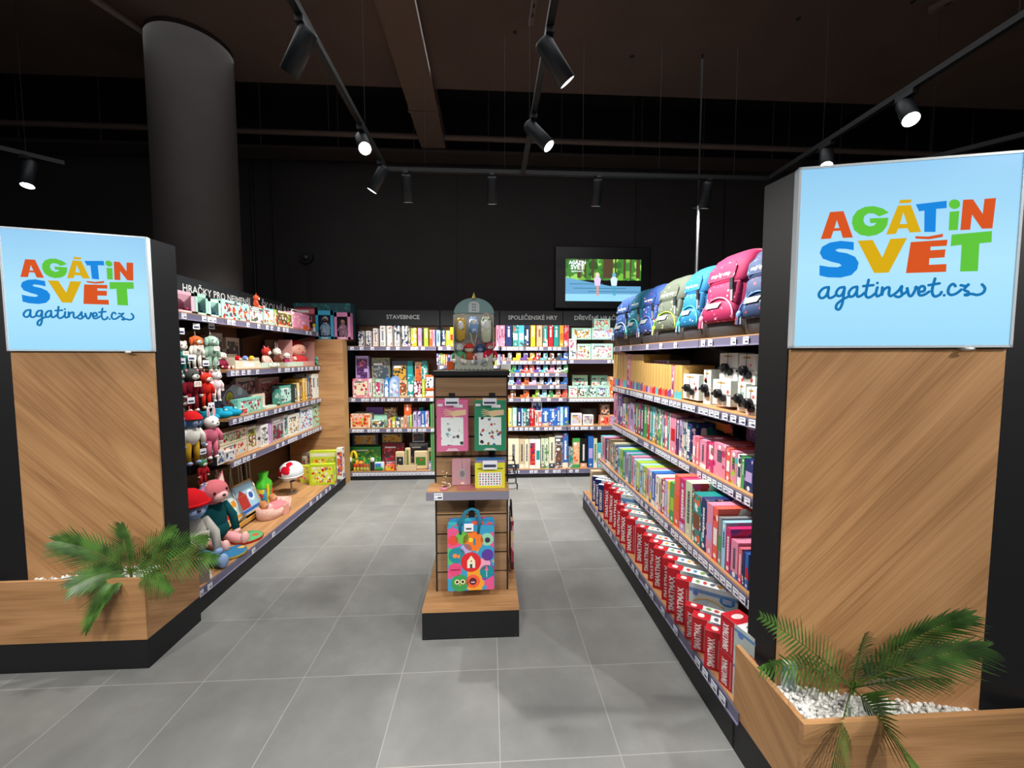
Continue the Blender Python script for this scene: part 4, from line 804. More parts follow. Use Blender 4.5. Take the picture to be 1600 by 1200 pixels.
def plush(loc,rz,lb,s,body,head=None,face=None,ears='cat',hat=None,coat=None,pose='sit',name='plush_toy',group='soft toys on the left side',inner='pink',tilt=0,legs=None,tagc=False,muz=None,tall=0):
    t=thing(name,loc,rz,lb,'soft toy',group); head=head or body; face=face or head; legs=legs or body
    up=.0
    m=MB(); m.ell((0,0,.28+tall*.5),(.17,.14,.22+tall*.5),FZ(coat or body),16,k=10)
    if coat: m.ell((0,-.01,.20),(.185,.155,.16),FZ(coat),16)
    m.obj('body',t,scale=s)
    hd=thing_part('head',t); hd.location=(0,-.02*s,(.60+tall)*s); hd.rotation_euler=(0,R(tilt),0); hd.scale=(s,s,s)
    m=MB(); m.ell((0,0,0),(.185,.16,.165),FZ(head),18,k=12); m.obj('skull',hd)
    m=MB(); m.ell((0,-.12,-.045),(.10,.075,.075),FZ(muz or face),14); m.ell((0,-.195,-.02),(.024,.018,.018),C('#3a2226',.4),8); m.obj('muzzle',hd)
    for x in (-1,1):
        m=MB(); m.ell((x*.085,-.145,.03),(.017,.012,.02),C('#14100f',.2),8); m.obj('eye',hd)
        m=MB()
        if ears=='cat': m.add([(x*.16,-.03,.07),(x*.05,-.03,.14),(x*.17,-.01,.25),(x*.12,.06,.10)],[(0,1,2),(1,3,2),(3,0,2),(0,3,1)],FZ(head)); m.add([(x*.145,-.036,.09),(x*.075,-.036,.14),(x*.155,-.02,.215)],[(0,1,2)],FZ(inner))
        elif ears=='rabbit': m.ell((x*.08,0,.26),(.045,.025,.16),FZ(head),10); m.ell((x*.08,-.02,.26),(.025,.012,.12),FZ(inner),8)
        elif ears=='drop': m.ell((x*.19,0,-.03),(.05,.07,.14),FZ(head),10)
        elif ears=='round': m.ell((x*.15,0,.12),(.06,.03,.06),FZ(head),10); m.ell((x*.15,-.022,.12),(.035,.012,.035),FZ(inner),8)
        if ears: m.obj('ear',hd)
    for x in (-1,1):
        m=MB()
        if pose=='sit': m.tube([(x*.15,0,.40+tall),(x*.24,-.05,.27+tall*.5),(x*.22,-.13,.14)],[.055,.055,.045],FZ(coat or body),8); m.ell((x*.22,-.14,.12),(.05,.05,.05),FZ(face),8)
        else: m.tube([(x*.15,0,.40),(x*.23,-.03,.25),(x*.22,-.05,.08)],[.055,.055,.045],FZ(coat or body),8); m.ell((x*.22,-.05,.06),(.05,.05,.05),FZ(face),8)
        m.obj('arm',t,scale=s)
        m=MB()
        if pose=='sit': m.tube([(x*.09,-.03,.10),(x*.13,-.22,.07),(x*.14,-.36,.06)],[.075,.07,.055],FZ(legs),8); m.ell((x*.14,-.38,.085),(.06,.045,.085),FZ(face),8)
        else: m.tube([(x*.08,0,.12),(x*.10,0,-.10),(x*.10,-.01,-.30)],[.07,.06,.05],FZ(legs),8); m.ell((x*.10,-.03,-.32),(.05,.075,.045),FZ(face),8)
        m.obj('leg',t,scale=s)
    if hat:
        m=MB(); m.lathe([(.19,.03),(.185,.06),(.15,.14),(.07,.20),(.0,.215)],FZ(hat),16); m.tube([(.19*math.cos(i*PI/8),.19*math.sin(i*PI/8),.04) for i in range(16)],.022,FZ(hat),6,closed=True); m.obj('hat',hd)
    if tagc:
        m=MB(); m.cbox(-.10,-.21,.30,.10,-.20,.44,C('#f1ede4'),.004); m.rect(-.07,.34,.07,.42,PR('#f1ede4',['coral','orange','slate'],90,.4),-.211); m.obj('paper_label',t,scale=s)
    return t
LZ={'a':1.797,'b':1.412,'c':1.042,'d':.717,'e':.152}
G1='toy boxes on the top left shelf'; px=lambda x:270+x/10; pv=lambda y:440+y/10
windowbox(271,303.5,455,LZ['a'],-1.985,'L',.2,'#eab3c4','#4a5250','pink and mint window box holding a pink baby bonnet, nearest on top shelf',('bonnet','pink','magenta'))
windowbox(304.5,324.5,459.5,LZ['a'],-1.985,'L',.2,'#a5d8c4','#47605a','mint window box with a grey blue bonnet, second on the top shelf',('bonnet','#6f93a8','#2f5e8a'))
windowbox(325.5,344.5,468,LZ['a'],-1.985,'L',.2,'#b7e2d3','#5a6462','mint window box with a pale blue bonnet beside the orange toy picture',('bonnet','#a5d3e4','#2f7ea0'))
def lbox(u0,u1,vt,z,col,acc,lb,pl=-1.985,d=.16,deco='pic',name='toy_box',group=G1,rz=0,seed=None,printed=None,vb=None):
    a=ox(u0,vt,pl); b=ox(u1,vt,pl); w=abs(b.y-a.y)-.003; c=(a+b)/2; h=c.z-z if vb is None else c.z-ox((u0+u1)/2,vb,pl).z
    if vb is not None: z=ox((u0+u1)/2,vb,pl).z
    return gbox(name,lb,'box',group,(pl,c.y,z),PI/2+rz,w,d,max(.015,h),col,acc,seed=seed or int(u0*7+vt),deco=deco,printed=printed)
o=lbox(346,389,472,LZ['a'],'#a9dcc8',('#9fd3c2','red','orange','slate'),'wide mint carton with orange tractor and rocket picture on top shelf')
lbox(390,410,480,LZ['a'],'#cfe3d8',('#55604f','white','rose'),'grey green carton below the orange fox head, top shelf',deco='band')
plush((ox(398,480,-2.03).x,ox(400,480,-2.03).y,1.93),PI/2+.6,'orange fox soft toy sitting on cartons on the top left shelf',.15,'#d9583a','#d9583a','#f1dfd0',tilt=15)
lbox(411,427.5,482,LZ['a'],'#9fdcd8',('white','red','lime','orange'),'narrow turquoise carton showing a toy traffic light, top shelf',deco='pic')
lbox(428.5,457,487,LZ['a'],'cream',('#5d4b33','lime','orange','white'),'cream carton with animal train picture and rope handle, top shelf',deco='pic')
a=ox(458,486,-1.98); b=ox(484,486,-1.98); w=abs(a.y-b.y); t=thing('toy_suitcase',(-1.98,(a.y+b.y)/2,LZ['a']),PI/2,'pink toy suitcase with white handle near the doll boxes','suitcase')
m=MB(); m.cbox(-w/2,0,0,w/2,.13,a.z-LZ['a'],PR('#e58fae',['#f3e3ea','#f0b6c8'],30,.3),.02); m.obj('case',t); m=MB(); m.tube([(-w*.3,.06,a.z-LZ['a']),(-w*.2,.06,a.z-LZ['a']+.03),(w*.2,.06,a.z-LZ['a']+.03),(w*.3,.06,a.z-LZ['a'])],.006,C('white'),8); m.obj('handle',t)
m=MB(); m.box(w*.05,-.001,.0,w*.35,0,.05,C('orange')); m.obj('card_label',t)
a=ox(491,520,-1.99); t=thing('toy_figure',(-1.99,a.y,LZ['a']),PI/2,'tiny yellow haired toy figure standing at the far end of the top shelf','figure')
m=MB(); m.cyl((0,0,0),(0,0,.05),.018,C('white'),.012); m.ell((0,0,.07),(.018,.018,.02),C('yellow'),10); m.obj('figure_body',t)
# doll boxes on the corner column
windowbox(492,520.5,485,1.714,4.93,'B',.10,'#3aa9cf','#123a63','blue framed doll box on corner column, doll in checked blue pyjamas',('d','#5a3526','#a8c8e4','#d8d3cc'),'doll boxes on the corner column')
windowbox(521.5,547,488,1.714,4.95,'B',.10,'#d989b5','#2a2328','pink framed doll box on corner column, doll in mauve dress',('d','#d9a58c','#b88aa5','#231a22'),'doll boxes on the corner column')
a=oy(457,473,5.1); b=oy(547,478,5.1); gbox('toy_case','long dark teal case lying behind the two doll boxes','case','doll boxes on the corner column',((a.x+b.x)/2,5.12,1.715),0,b.x-a.x,.15,a.z-1.715,'#23525a',('teal','slate','#3a6a5a'),seed=4,deco='none',printed=True)
a=oy(461,479,5.0); b=oy(491,479,5.0); gbox('toy_box','dark red carton left of the blue doll box','box','doll boxes on the corner column',((a.x+b.x)/2,5.0,1.715),0,b.x-a.x,.1,a.z-1.715,'#6a2a33',('rose','black'),seed=4,deco='band',printed=False)
# second shelf
G2='toys on the second left shelf'; X=lambda x:260+x/5.333; Y=lambda y:420+y/5.333
def atL(x,y,pl,X=X,Y=Y): return ox(X(x),Y(y),pl)
for x0,x1,y0,y1,col,lb in ((370,465,535,690,'#a39aa0','tall grey carton at the back behind the hanging cards, second left shelf'),(495,605,575,700,'#c6b9ae','beige carton with a brown animal print at back of second shelf'),(465,580,668,730,'#b9bdb4','low grey white label card carton, second left shelf'),(885,1045,598,720,'#9b9a90','grey carton behind the deer and doll, second left shelf')):
    lbox(X(x0),X(x1),Y(y0),LZ['b'],col,('slate','#c6bcb0','brown'),lb,pl=-2.22,d=.08,group=G2,deco='pic' if x0!=465 else 'none',printed=False)
p=atL(490,850,-2.03); plush((-2.05,p.y,LZ['b']+.0),PI/2,'burgundy and white rag doll flopped on the second left shelf',.17,'#8a2a42','#e8d8d0','#f0e0d8',ears='drop')
p=atL(560,850,-2.03)
a=atL(575,800,-1.99); b=atL(780,800,-1.99); w=abs(b.y-a.y); t=thing('display_tray',(-1.99,(a.y+b.y)/2,LZ['b']),PI/2,'cream cardboard tray holding tiny dolls on the second left shelf','tray'); c_=C('#d9d3be',.6)
m=MB(); m.box(-w/2,0,0,w/2,.006,.06,c_); m.box(-w/2,.006,0,-w/2+.004,.2,.09,c_); m.box(w/2-.004,.006,0,w/2,.2,.09,c_); m.box(-w/2,.19,.0,w/2,.2,.12,c_); m.box(-w/2,.006,0,w/2,.19,.004,c_); m.rect(-w*.2,.015,w*.25,.045,C('#eef3ee'),-.0006); m.obj('tray_body',t)
for x,c1,h1,n_ in ((605,'#f0e6da','red','red haired'),(665,'#e8edf4','#7d8fd0','lilac haired'),(718,'#f0c050','#e7b43a','yellow')):
    p=atL(x,770,-2.05); plush((-2.06,p.y,LZ['b']+.006),PI/2,n_+' tiny doll standing in the cream tray',.13,c1,h1,'#f0dcc8',ears=None,pose='sit')
p=atL(838,790,-2.02); plush((-2.03,p.y,LZ['b']),PI/2,'red fox soft toy with white muzzle sitting on the second left shelf',.24,'#e9b9ae','#c23b35','#efe6dc',legs='#d8e4d4')
p=atL(935,790,-2.06); plush((-2.08,p.y,LZ['b']),PI/2,'white deer soft toy with brown body, second left shelf',.24,'#6a3a2c','#e9e2da','#e9e2da',ears='rabbit')
p=atL(1010,790,-2.03); plush((-2.04,p.y,LZ['b']),PI/2,'raspberry striped doll with a white cap, second left shelf',.17,'#b3305a','#f0dcd0',None,ears=None,hat='#f0ece6')
p=atL(1075,800,-2.03); plush((-2.04,p.y,LZ['b']),PI/2,'small coral soft toy in front of the big doll box',.13,'#e8805e','#f0d8c8',None,ears='round')
for x0,x1,lb in ((790,850,'pale green label box under the red fox toy'),(855,920,'mint label box under the deer toy'),(925,990,'olive label box under the striped doll'),(1010,1140,'pale mint label box in front of the big doll box')):
    a=atL(x0,800,-1.972); b=atL(x1,800,-1.972); gbox('label_box',lb,'box',G2,(-1.972,(a.y+b.y)/2,LZ['b']),PI/2,abs(b.y-a.y)-.004,.02,.045,'#c9dccb' if x0!=925 else '#a7a58c',('slate','white'),seed=x0,deco='none',printed=False)
a=atL(1050,700,-2.0); b=atL(1235,700,-2.0); w=abs(b.y-a.y); t=thing('doll_display_box',(-2.0,(a.y+b.y)/2,LZ['b']),PI/2,'open rose box with a big red hooded rag doll, second left shelf','doll box',G2)
m=MB(); f=C('#d9a09a',.6); m.box(-w/2,0,0,w/2,.005,.05,f); m.box(w/2-.004,0,0,w/2,.14,.27,f); m.box(-w/2,0,0,-w/2+.004,.14,.27,f); m.box(-w/2,.135,0,w/2,.14,.27,C('#7a3a3a')); m.box(-w/2,.005,0,w/2,.135,.004,f); m.obj('carton',t)
m=MB(); m.ell((0,.07,.17),(w*.32,.055,.075),C('#e2a592',.9),16); m.ell((0,.085,.185),(w*.36,.05,.09),FZ('#a3202e'),16); m.ell((0,.015,.15),(.012,.01,.01),C('#c03030'),8)
for s in (-1,1): m.ell((s*w*.12,.022,.18),(.007,.006,.009),C('#14100f'),6)
m.ell((0,.06,.06),(w*.4,.05,.055),FZ('#cf3b3f'),14); m.obj('doll',t)
p=atL(1270,750,-1.98); plush((-2.0,p.y-.02,LZ['b']),PI/2,'small teal bird soft toy at the far end of the second left shelf',.13,'#4fa79c','#5fb5a8','#e0a090',ears=None)
# third shelf
G3='toys on the third left shelf'; Y3=lambda y:560+y/5.333; P3=lambda x,y,pl:ox(X(x),Y3(y),pl)
for x0,x1,y0,pl,col,acc,deco,lb in ((575,760,158,-2.24,'#b0aaad',('slate','rose','#c9c4c4'),'pic','large grey carton with red marks at back of third left shelf'),(770,938,160,-2.2,'#b79aa0',('#d9798a','maroon','#e9cfc0','#b98a80'),'pic','mauve baby doll carton at back of third left shelf'),
  (430,590,330,-2.12,'#4c5670',('slate','rose','navy'),'pic','dark blue grey carton behind the turquoise shoes'),(715,820,296,-2.05,'#d8c3b0',('coral','white'),'none','beige striped carton behind the mint animal box'),(592,800,330,-2.0,'#7fc9b8',('#8fd6c6','brown','red','white'),'pic','mint carton with forest animals in front, third left shelf'),
  (612,680,415,-1.985,'#e4ddd0',('coral','slate'),'pic','tiny white and brown block carton beside the turquoise shoes'),(830,920,395,-1.99,'#cfe0cf',('coral','white','slate'),'none','pale green low label carton next to mint animal box'),(940,1062,225,-2.02,'#4fa392',('#bfe6dc','slate'),'pic','mint book of white leaves leaning on dark books, third left shelf')):
    lbox(X(x0),X(x1),Y3(y0),LZ['c'],col,acc,lb,pl=pl,d=.05 if pl<-2.1 else .07,group=G3,deco=deco,printed=False)
for i,(x0,x1,y0,col) in enumerate(((1064,1085,215,'#2e3a34'),(1087,1108,205,'#e8cf8a'),(1110,1128,200,'#6a4a2a'),(1130,1150,175,'#e0b040'),(1152,1172,165,'#caa040'),(1174,1190,160,'#2f6a8a'),(1192,1206,170,'#8a3a2a'),(1210,1240,130,'#e8efe8'),(1244,1272,126,'#e4ece8'))):
    lbox(X(x0),X(x1),Y3(y0),LZ['c'],col,('white','gold','slate'),'%s picture book at the far end of third left shelf, %s in its row'%({0:'dark green',1:'cream',2:'brown',3:'golden',4:'ochre',5:'blue',6:'rust',7:'white',8:'pale'}[i],nth(i+1)),d=.2,group='books at the far end of the third left shelf',deco='spine',name='picture_book',printed=False)
for i,(x,y) in enumerate(((355,450),(468,460),(550,450))):
    p=P3(x,y,-2.02); t=thing('baby_shoe',(-2.03,p.y,LZ['c']),PI/2+.4,['leftmost turquoise knitted baby shoe on the third left shelf','middle turquoise knitted baby shoe on the third left shelf','right turquoise knitted baby shoe beside a white tag'][i],'shoe','turquoise baby shoes')
    m=MB(); m.ell((0,-.02,.028),(.035,.055,.028),FZ('#1f9cc0'),14); m.lathe([(.032,.02),(.034,.05),(.030,.075),(.024,.075),(.026,.045)],FZ('#2aa6c6'),14,T(0,.02,0)); m.obj('shoe_body',t); m=MB(); m.ell((0,-.03,.06),(.016,.012,.012),FZ('#8fd8e4'),8); m.obj('pompom',t)
p=P3(560,290,-2.12); t=thing('activity_cushion',(-2.1,p.y,1.13),PI/2,'grey lilac car shaped cushion with a yellow flower wheel','cushion'); m=MB()
m.prism([(-.17,0),(-.175,.05),(-.13,.10),(-.04,.15),(.05,.14),(.11,.10),(.17,.06),(.175,.01),(.15,-.01),(-.15,-.01)][::-1],0,.05,FZ('#aca4b8'),RX(90)@T(0,0,-.05)); m.obj('cushion_body',t)
m=MB(); 
for r,c in ((.055,'#6a5060'),(.045,'#c9a83a'),(.02,'#8a9a40')): m.disc((-.09,-.001-(.06-r)*.05,.05),r,C(c,.9),n=20)
m.disc((.05,-.002,.09),.035,C('#d0cad8',.9),n=16); m.disc((.12,-.002,.0),.028,C('#4c4656',.9),n=16); m.obj('decoration',t)
gbox('toy_box','low dark carton carrying the car shaped cushion, third left shelf','box',G3,(-2.1,p.y,LZ['c']),PI/2,.3,.07,.075,'#5a6070',('slate','rose'),seed=5,deco='none',printed=False)
# fourth shelf
G4='toys on the fourth left shelf'; P4=P3
for x0,x1,y0,pl,col,acc,deco,lb,vb in ((438,670,600,-2.02,'#d9cdb0',('#e0d4b8','red','green'),'pic','upper of two stacked cream cartons with red cup pictures',700),(440,670,703,-2.02,'#d4c8ac',('#dcd0b4','red','sky'),'pic','lower of two stacked cream cartons with red cup pictures',None),
  (672,748,565,-2.02,'#e0d6c8',('brown','lime','#e4dccc'),'pic','beige carton with brown animal picture, fourth left shelf',None),(750,778,560,-2.02,'#e8e4de',('slate','white'),'none','narrow white carton on the fourth left shelf',None),(782,848,552,-1.99,'#eceae6',('#e6e4e0','slate','grey'),'pic','white carton with a dark toy car picture',None),
  (852,872,540,-2.0,'#c79ad2',('lilac','white'),'none','narrow lilac carton next to the grey rattle carton',None),(874,975,490,-2.0,'#b9aeb2',('#b0a4aa','maroon','teal'),'band','grey carton with a dark red ball picture, fourth left shelf',None),(977,1010,470,-2.0,'#e6e6e2',('slate','mint'),'pic','slim white carton with tiny prints right of the ball picture',None),
  (1012,1108,462,-1.99,'#e2e4dc',('#e6e6dc','gold','slate'),'pic','white carton with a yellow cap picture, fourth left shelf',None),(1112,1215,405,-1.99,'#d8e6ea',('#dcecf0','blue','sky','red'),'pic','white and blue carton with toy cars, fourth left shelf',None),(1218,1274,372,-1.99,'#9fd4c0',('#a8dac8','ochre','brown'),'pic','mint carton at the far end of the fourth left shelf',None)):
    lbox(X(x0),X(x1),Y3(y0),LZ['d'],col,acc,lb,pl=pl,d=.13,group=G4,deco=deco,printed=False,vb=Y3(vb) if vb else None)
for x0,x1,lb in ((418,480,'small cup carton with dark print at near end of fourth left shelf'),(487,572,'wider small cup carton beside the other one, fourth left shelf')):
    lbox(X(x0),X(x1),Y3(770),LZ['d'],'#dcd8d4',('#dcd8d4','slate','blue'),lb,pl=-1.975,d=.05,group=G4,deco='pic',printed=False)
# bottom deck
XD=lambda x:260+x/4.617; YD=lambda y:700+y/4.617; PD=lambda x,y,pl:ox(XD(x),YD(y),pl); DZ=.152
p=PD(175,600,-1.95); plush((-1.93,p.y-.035,DZ),PI/2-.5,'big blue cat soft toy with red hat and grey striped body',.55,'#b9b6b0','#6f8fc0','#8aa5cf',hat='#c41a22',muz='#9aaedb',legs='#4f7087',tagc=True,tall=.12)
p=PD(320,560,-1.99); plush((-1.99,p.y+.03,DZ),PI/2-.35,'big pink cat soft toy in a dark teal coat',.53,'#e3a0a4','#cf6f78','#eab8b4',coat='#12494e',inner='#f2d8d0',tilt=-8,tall=.13)
p=PD(150,240,-2.05); plush((-2.1,p.y-.05,DZ+.36),PI/2,'orange soft toy half hidden behind the blue cat',.3,'#e06a1e','#e8761e','#f0a050',ears='round',pose='hang')
m_=lambda *a:None
for k,(x0,y0,x1,y1,x2,cols,lb) in enumerate(((395,300,590,560,0,('#cfe6e4','#c9301f','#e8a12a','#e8f0ec'),'wooden puzzle with a red house picture leaning in the rack'),(535,215,700,440,0,('#9cc8e0','#b0302c','#2f5fb0','#e0eef4'),'wooden puzzle with a red and blue picture leaning in the rack, the far one'))):
    a=PD(x0,560 if k==0 else 440,-2.0); b=PD(x1,560 if k==0 else 440,-2.0); w=abs(b.y-a.y); 
    t=thing('picture_puzzle',(-2.0,(a.y+b.y)/2,DZ+.045),PI/2,lb,'puzzle','puzzles in the bottom rack'); M=RX(-22)
    m=MB(); m.box(-w/2,0,0,w/2,.012,.27,C('#cfa35e'),M); m.obj('frame_board',t)
    m=MB(); m.rect(-w*.44,.012,w*.44,.258,C(cols[0]),-.0008,M); m.poly([(-w*.3,-.0012,.05),(w*.05,-.0012,.05),(w*.05,-.0012,.16),(-w*.12,-.0012,.215),(-w*.3,-.0012,.16)],C(cols[1]),M); m.disc((w*.22,-.0014,.14),.045,C(cols[3]),M,ry=.05); m.disc((w*.22,-.0018,.14),.028,C(cols[2]),M); m.rect(-w*.4,.02,w*.4,.045,C(cols[2]),-.0012,M); m.obj('picture',t)
a=PD(400,560,-1.97); b=PD(715,420,-1.97); w=abs(b.y-a.y); t=thing('book_rack',(-1.97,(a.y+b.y)/2,DZ),PI/2,'low yellow wooden rack holding the leaning puzzles','rack')
m=MB(); m.box(-w/2,-.01,.0,w/2,.10,.012,C('black')); m.box(-w/2,-.01,.012,w/2,.0,.045,C('#cf9c44')); m.box(-w/2,.09,.012,w/2,.10,.20,C('#b98a45')); m.obj('rack_base',t)
for x in (-1,0,1):
    m=MB(); m.box(x*w*.48-.003,-.012,.012,x*w*.48+.003,.12,.05,C('#b8b0a0')); m.tube([(x*w*.48,0,.05),(x*w*.48,.12,.32)],.004,METAL,6); m.obj('divider',t)
rng=random.Random(9)
t=thing('rattle_cluster',(-2.16,PD(560,200,-2.1).y,DZ),PI/2,'bundle of pale wooden rods standing behind the puzzles','toys')
for i in range(11): m=MB(); x=-.22+.044*i; m.cyl((x,0,0),(x+rng.uniform(-.05,.05),.03,.42+rng.uniform(-.04,.05)),.006,C('#b9ad98',.6),n=8); m.obj('rod',t)
p=PD(760,340,-2.0); t=thing('toy_bag',(-2.02,p.y,DZ),PI/2,'clear drawstring bag of blocks, green top and blue side','bag'); w=.15
m=MB(); loft(m,[(0,0,.05,w*.45,.05),(.03,0,.05,w*.55,.06),(.12,0,.05,w*.56,.06),(.2,0,.05,w*.5,.05),(.24,0,.05,w*.28,.03),(.255,0,.05,w*.16,.02),(.29,0,.05,w*.3,.035)],PR('#3f9ac0',['#3fae3a','#e8d23a','#2a4f9a','#d63a3a','#8fd8ea'],14,.5,.25)); m.obj('bag_body',t)
m=MB(); loft(m,[(.17,0,.05,w*.54,.058),(.21,0,.05,w*.5,.052),(.25,0,.05,w*.24,.028),(.30,0,.05,w*.34,.036)],C('#46b52a',.3)); m.obj('green_wrap',t); m=MB(); m.box(-w*.36,-.012,.01,-w*.16,-.004,.2,C('#e4d51e',.4)); m.obj('yellow_band',t)
p=PD(895,260,-2.0); t=thing('balloon_toy',(-1.97,PD(905,320,-1.97).y,DZ),PI/2,'white round foil ball with red and black spots on a stalk','ball')
m=MB(); m.cyl((0,0,0),(0,0,.008),.05,C('#7a6a5a'),n=16); m.cyl((0,0,0),(-.01,0,.12),.008,C('#8d857c'),n=10); m.obj('stalk',t)
m=MB(); m.ell((0,0,.22),(.125,.11,.105),PR('#dfe7ee',['#c4142a','#1e2c3a','#dfe7ee','#c4142a'],10,.42,.2),24,k=14); m.tube([(.118*math.cos(i*PI/12),.104*math.sin(i*PI/12),.185) for i in range(24)],.006,C('#e9e9e9'),6,closed=True); m.obj('globe',t)
a=PD(615,500,-1.86); b=PD(905,420,-1.86); t=thing('doll_basket',(-1.86,(a.y+b.y)/2+.01,DZ),PI/2-.12,'pale pink rope basket with two baby dolls under a rose blanket','basket'); rp_=noisy('rope_basket','#d6a79a','#e6c0b0',60,.9,.5)
L_=.17; m=MB(); n=32
def ring(z,sx,sy_,th=0): return [(sx*math.copysign(abs(math.cos(2*PI*i/n))**.8,math.cos(2*PI*i/n)),sy_*math.copysign(abs(math.sin(2*PI*i/n))**.8,math.sin(2*PI*i/n)),z+(.025 if abs(math.cos(2*PI*i/n))>.7 else 0)*(z>.05)) for i in range(n)]
rs=[ring(0,L_*.9,.085),ring(.02,L_*.97,.095),ring(.075,L_,.10),ring(.075,L_-.008,.092),ring(.01,L_*.9,.083)]; v=[q for r in rs for q in r]
m.add(v,[(j*n+i,j*n+(i+1)%n,(j+1)*n+(i+1)%n,(j+1)*n+i) for j in range(4) for i in range(n)]+[list(range(4*n,5*n))],rp_,None,True); m.obj('basket_body',t)
m=MB(); m.ell((.01,.0,.06),(L_*.72,.082,.045),FZ('#cf7f85'),18); m.box(-.02,-.103,.0,.05,-.09,.085,FZ('#e0a493')); m.obj('blanket',t)
for x,y,lb in ((-.125,.0,''),(.06,.045,'')):
    q=thing_part('baby_doll',t); m=MB(); m.ell((x,y,.115),(.033,.032,.034),C('#c98a5e',.6),14); m.ell((x,y+.008,.125),(.035,.032,.034),C('#b5774a',.9),12)
    for s in (-1,1): m.ell((x+s*.012,y-.03,.12),(.004,.003,.004),C('#201412'),6)
    m.obj('doll_head',q); m=MB(); m.ell((x+.04,y,.09),(.045,.04,.03),FZ('#e6aeb0'),12); m.obj('doll_suit',q)
for x,y,rx,cols,rim,lb in ((580,635,.108,('#5aa86a',['#e9dfc8','#d0442e','#2f7a4a']),'#b02a2a','round green cloth play disc with a red rim lying flat'),(455,745,.105,('#2a6f9a',['#e6b53a','#c4372e','#18303e']),'#a8923a','round blue cloth play disc with yellow figures lying flat')):
    p=oz(XD(x),YD(y),DZ+.02); t=thing('play_disc',(p.x,p.y,DZ),1.2 if x>500 else .4,lb,'disc','round cloth discs'); m=MB(); m.lathe([(0,.0),(rx*.96,.0),(rx,.008),(rx*.96,.016)],FZ(rim),32); m.obj('rim',t)
    m=MB(); m.lathe([(rx*.97,.012),(rx*.9,.022),(0,.024)],PR(cols[0],cols[1],18,.3,.9),32); m.obj('cloth',t)
p=oz(XD(395),YD(665),DZ+.02); t=thing('cloth_toy',(p.x-.02,p.y,DZ),1.0,'flat brown cloth toy beneath the pink cat hand','toy'); m=MB(); loft(m,[(0,0,0,.10,.05),(.012,0,0,.105,.055),(.02,0,0,.09,.04)],FZ('#8a6a48')); m.obj('cloth_body',t)
for i,(x0,x1,y0,yp,col,acc,lb) in enumerate(((1030,1208,120,4.38,'#b9d428',('#d6e24a','white','red','orange','#7a4a9a'),'large front lime and yellow plasticine box on the bottom left deck'),(962,1026,130,4.48,'#c6cf3a',('#d9d04a','gold','rose'),'narrow lime plasticine box left of the large front one'),
  (1035,1222,22,4.62,'#c9da3c',('#e6e6a0','yellow','lime','orange'),'tall lime box with a pale band behind the front plasticine box'),(1226,1270,2,4.58,'#e2e4d8',('orange','violet','white'),'tall white plasticine box at the far end of the deck'),(975,1032,35,4.66,'#8c7a68',('#c9b9a4','#7a4a3a'),'brown carton on the bottom left deck behind lime boxes'))):
    a=oy(XD(x0),YD(y0),yp); b=oy(XD(x1),YD(y0),yp); gbox('toy_box',lb,'box','plasticine boxes',((a.x+b.x)/2,yp,DZ),.06,b.x-a.x,.06,a.z-DZ,col,acc,seed=i+40,deco='band' if i==2 else 'pic',printed=False)
for x,y,c,lb in ((1115,250,'#d01f2a','red star toy standing by the lime boxes'),(1160,225,'#3a6ac0','small blue toy figure by the lime boxes'),(1205,205,'#c23a2a','small red toy block at the far deck end')):
    p=oz(XD(x),YD(y),DZ); t=thing('small_toy',(p.x,p.y,DZ),PI/2,lb,'toy','small toys by the lime boxes'); m=MB(); q=[]
    for i in range(10): a_=PI/2+i*PI/5; r=.03 if i%2==0 else .014; q.append((r*math.cos(a_),r*math.sin(a_)+.025))
    m.prism(q[::1],0,.02,C(c,.4),RX(90)); m.obj('toy_body',t)
a=oz(XD(225),YD(1000),DZ); gbox('paper_bag','grey brown paper carton with a round window beside the planter','carton',None,(a.x+.0,a.y+.02,DZ),PI/2-.5,.11,.06,.15,'#8d7d70',('#a39387','#7a6a60'),seed=3,deco='none',printed=False)
m=MB(); m.add([(0,0,0),(.05,0,0),(.05,.02,.07),(0,.02,.07),(0,.04,0),(.05,.04,0)],[(0,1,2,3),(5,4,3,2)],C('#e9e9ec')); p=oz(XD(292),YD(962),DZ); o=m.obj('price_card',None,(p.x,p.y,DZ),PI/2); tag(o,'folded white price card standing on the deck near the planter','card')
# hooks with hanging soft toys in the near bay
def hang(u,v,x,lb,s,body,head,face,**k):
    p=ox(u,v,x); t=plush((x,p.y,p.z),PI/2-.25,lb,s,body,head,face,pose='hang',**k); m=MB(); m.tube([(0,0,.74*s),(0,.03*s,.95*s),(0,.05*s,.74*s)],.0016,C('white'),5); m.obj('loop',t)
    m=MB(); z=.93*s; m.tube([(0,.02,z),(0,.25,z)],.003,BLK2,6); m.obj('hook',t)
    if k.get('tagc') is None or True: m=MB(); m.box(-.024,-.012,z+.01,.024,-.011,z+.05,TAGM); m.rect(-.018,z+.018,.018,z+.03,INK,-.0125); m.obj('tag',t)
    return t
hang(283,570,-1.98,'teal and mint carded baby toy hanging at the near end, top hook row',.20,'#3fa8a0','#d8d2c8','#e8e2d8',ears='round',tagc=True)
hang(307,560,-1.98,'orange printed rag toy hanging on the top hook row',.20,'#e8e4da','#d8683a','#efe0d0',ears='drop',tagc=True)
hang(331,563,-2.0,'pale green elephant toy hanging on the top hook row, mint trunk',.23,'#8fae9c','#a3c4b4','#b9d0c2',ears='drop',tagc=True)
hang(284,612,-1.97,'grey and teal toy in the middle hook row near the pillar',.18,'#6a8a88','#8aa39c','#d8d8d0',ears='round')
hang(300,622,-1.93,'badger toy with white face and dark red body, middle hook row',.25,'#7a1a28','#4c504e','#e4e2dc',ears='round',tagc=True)
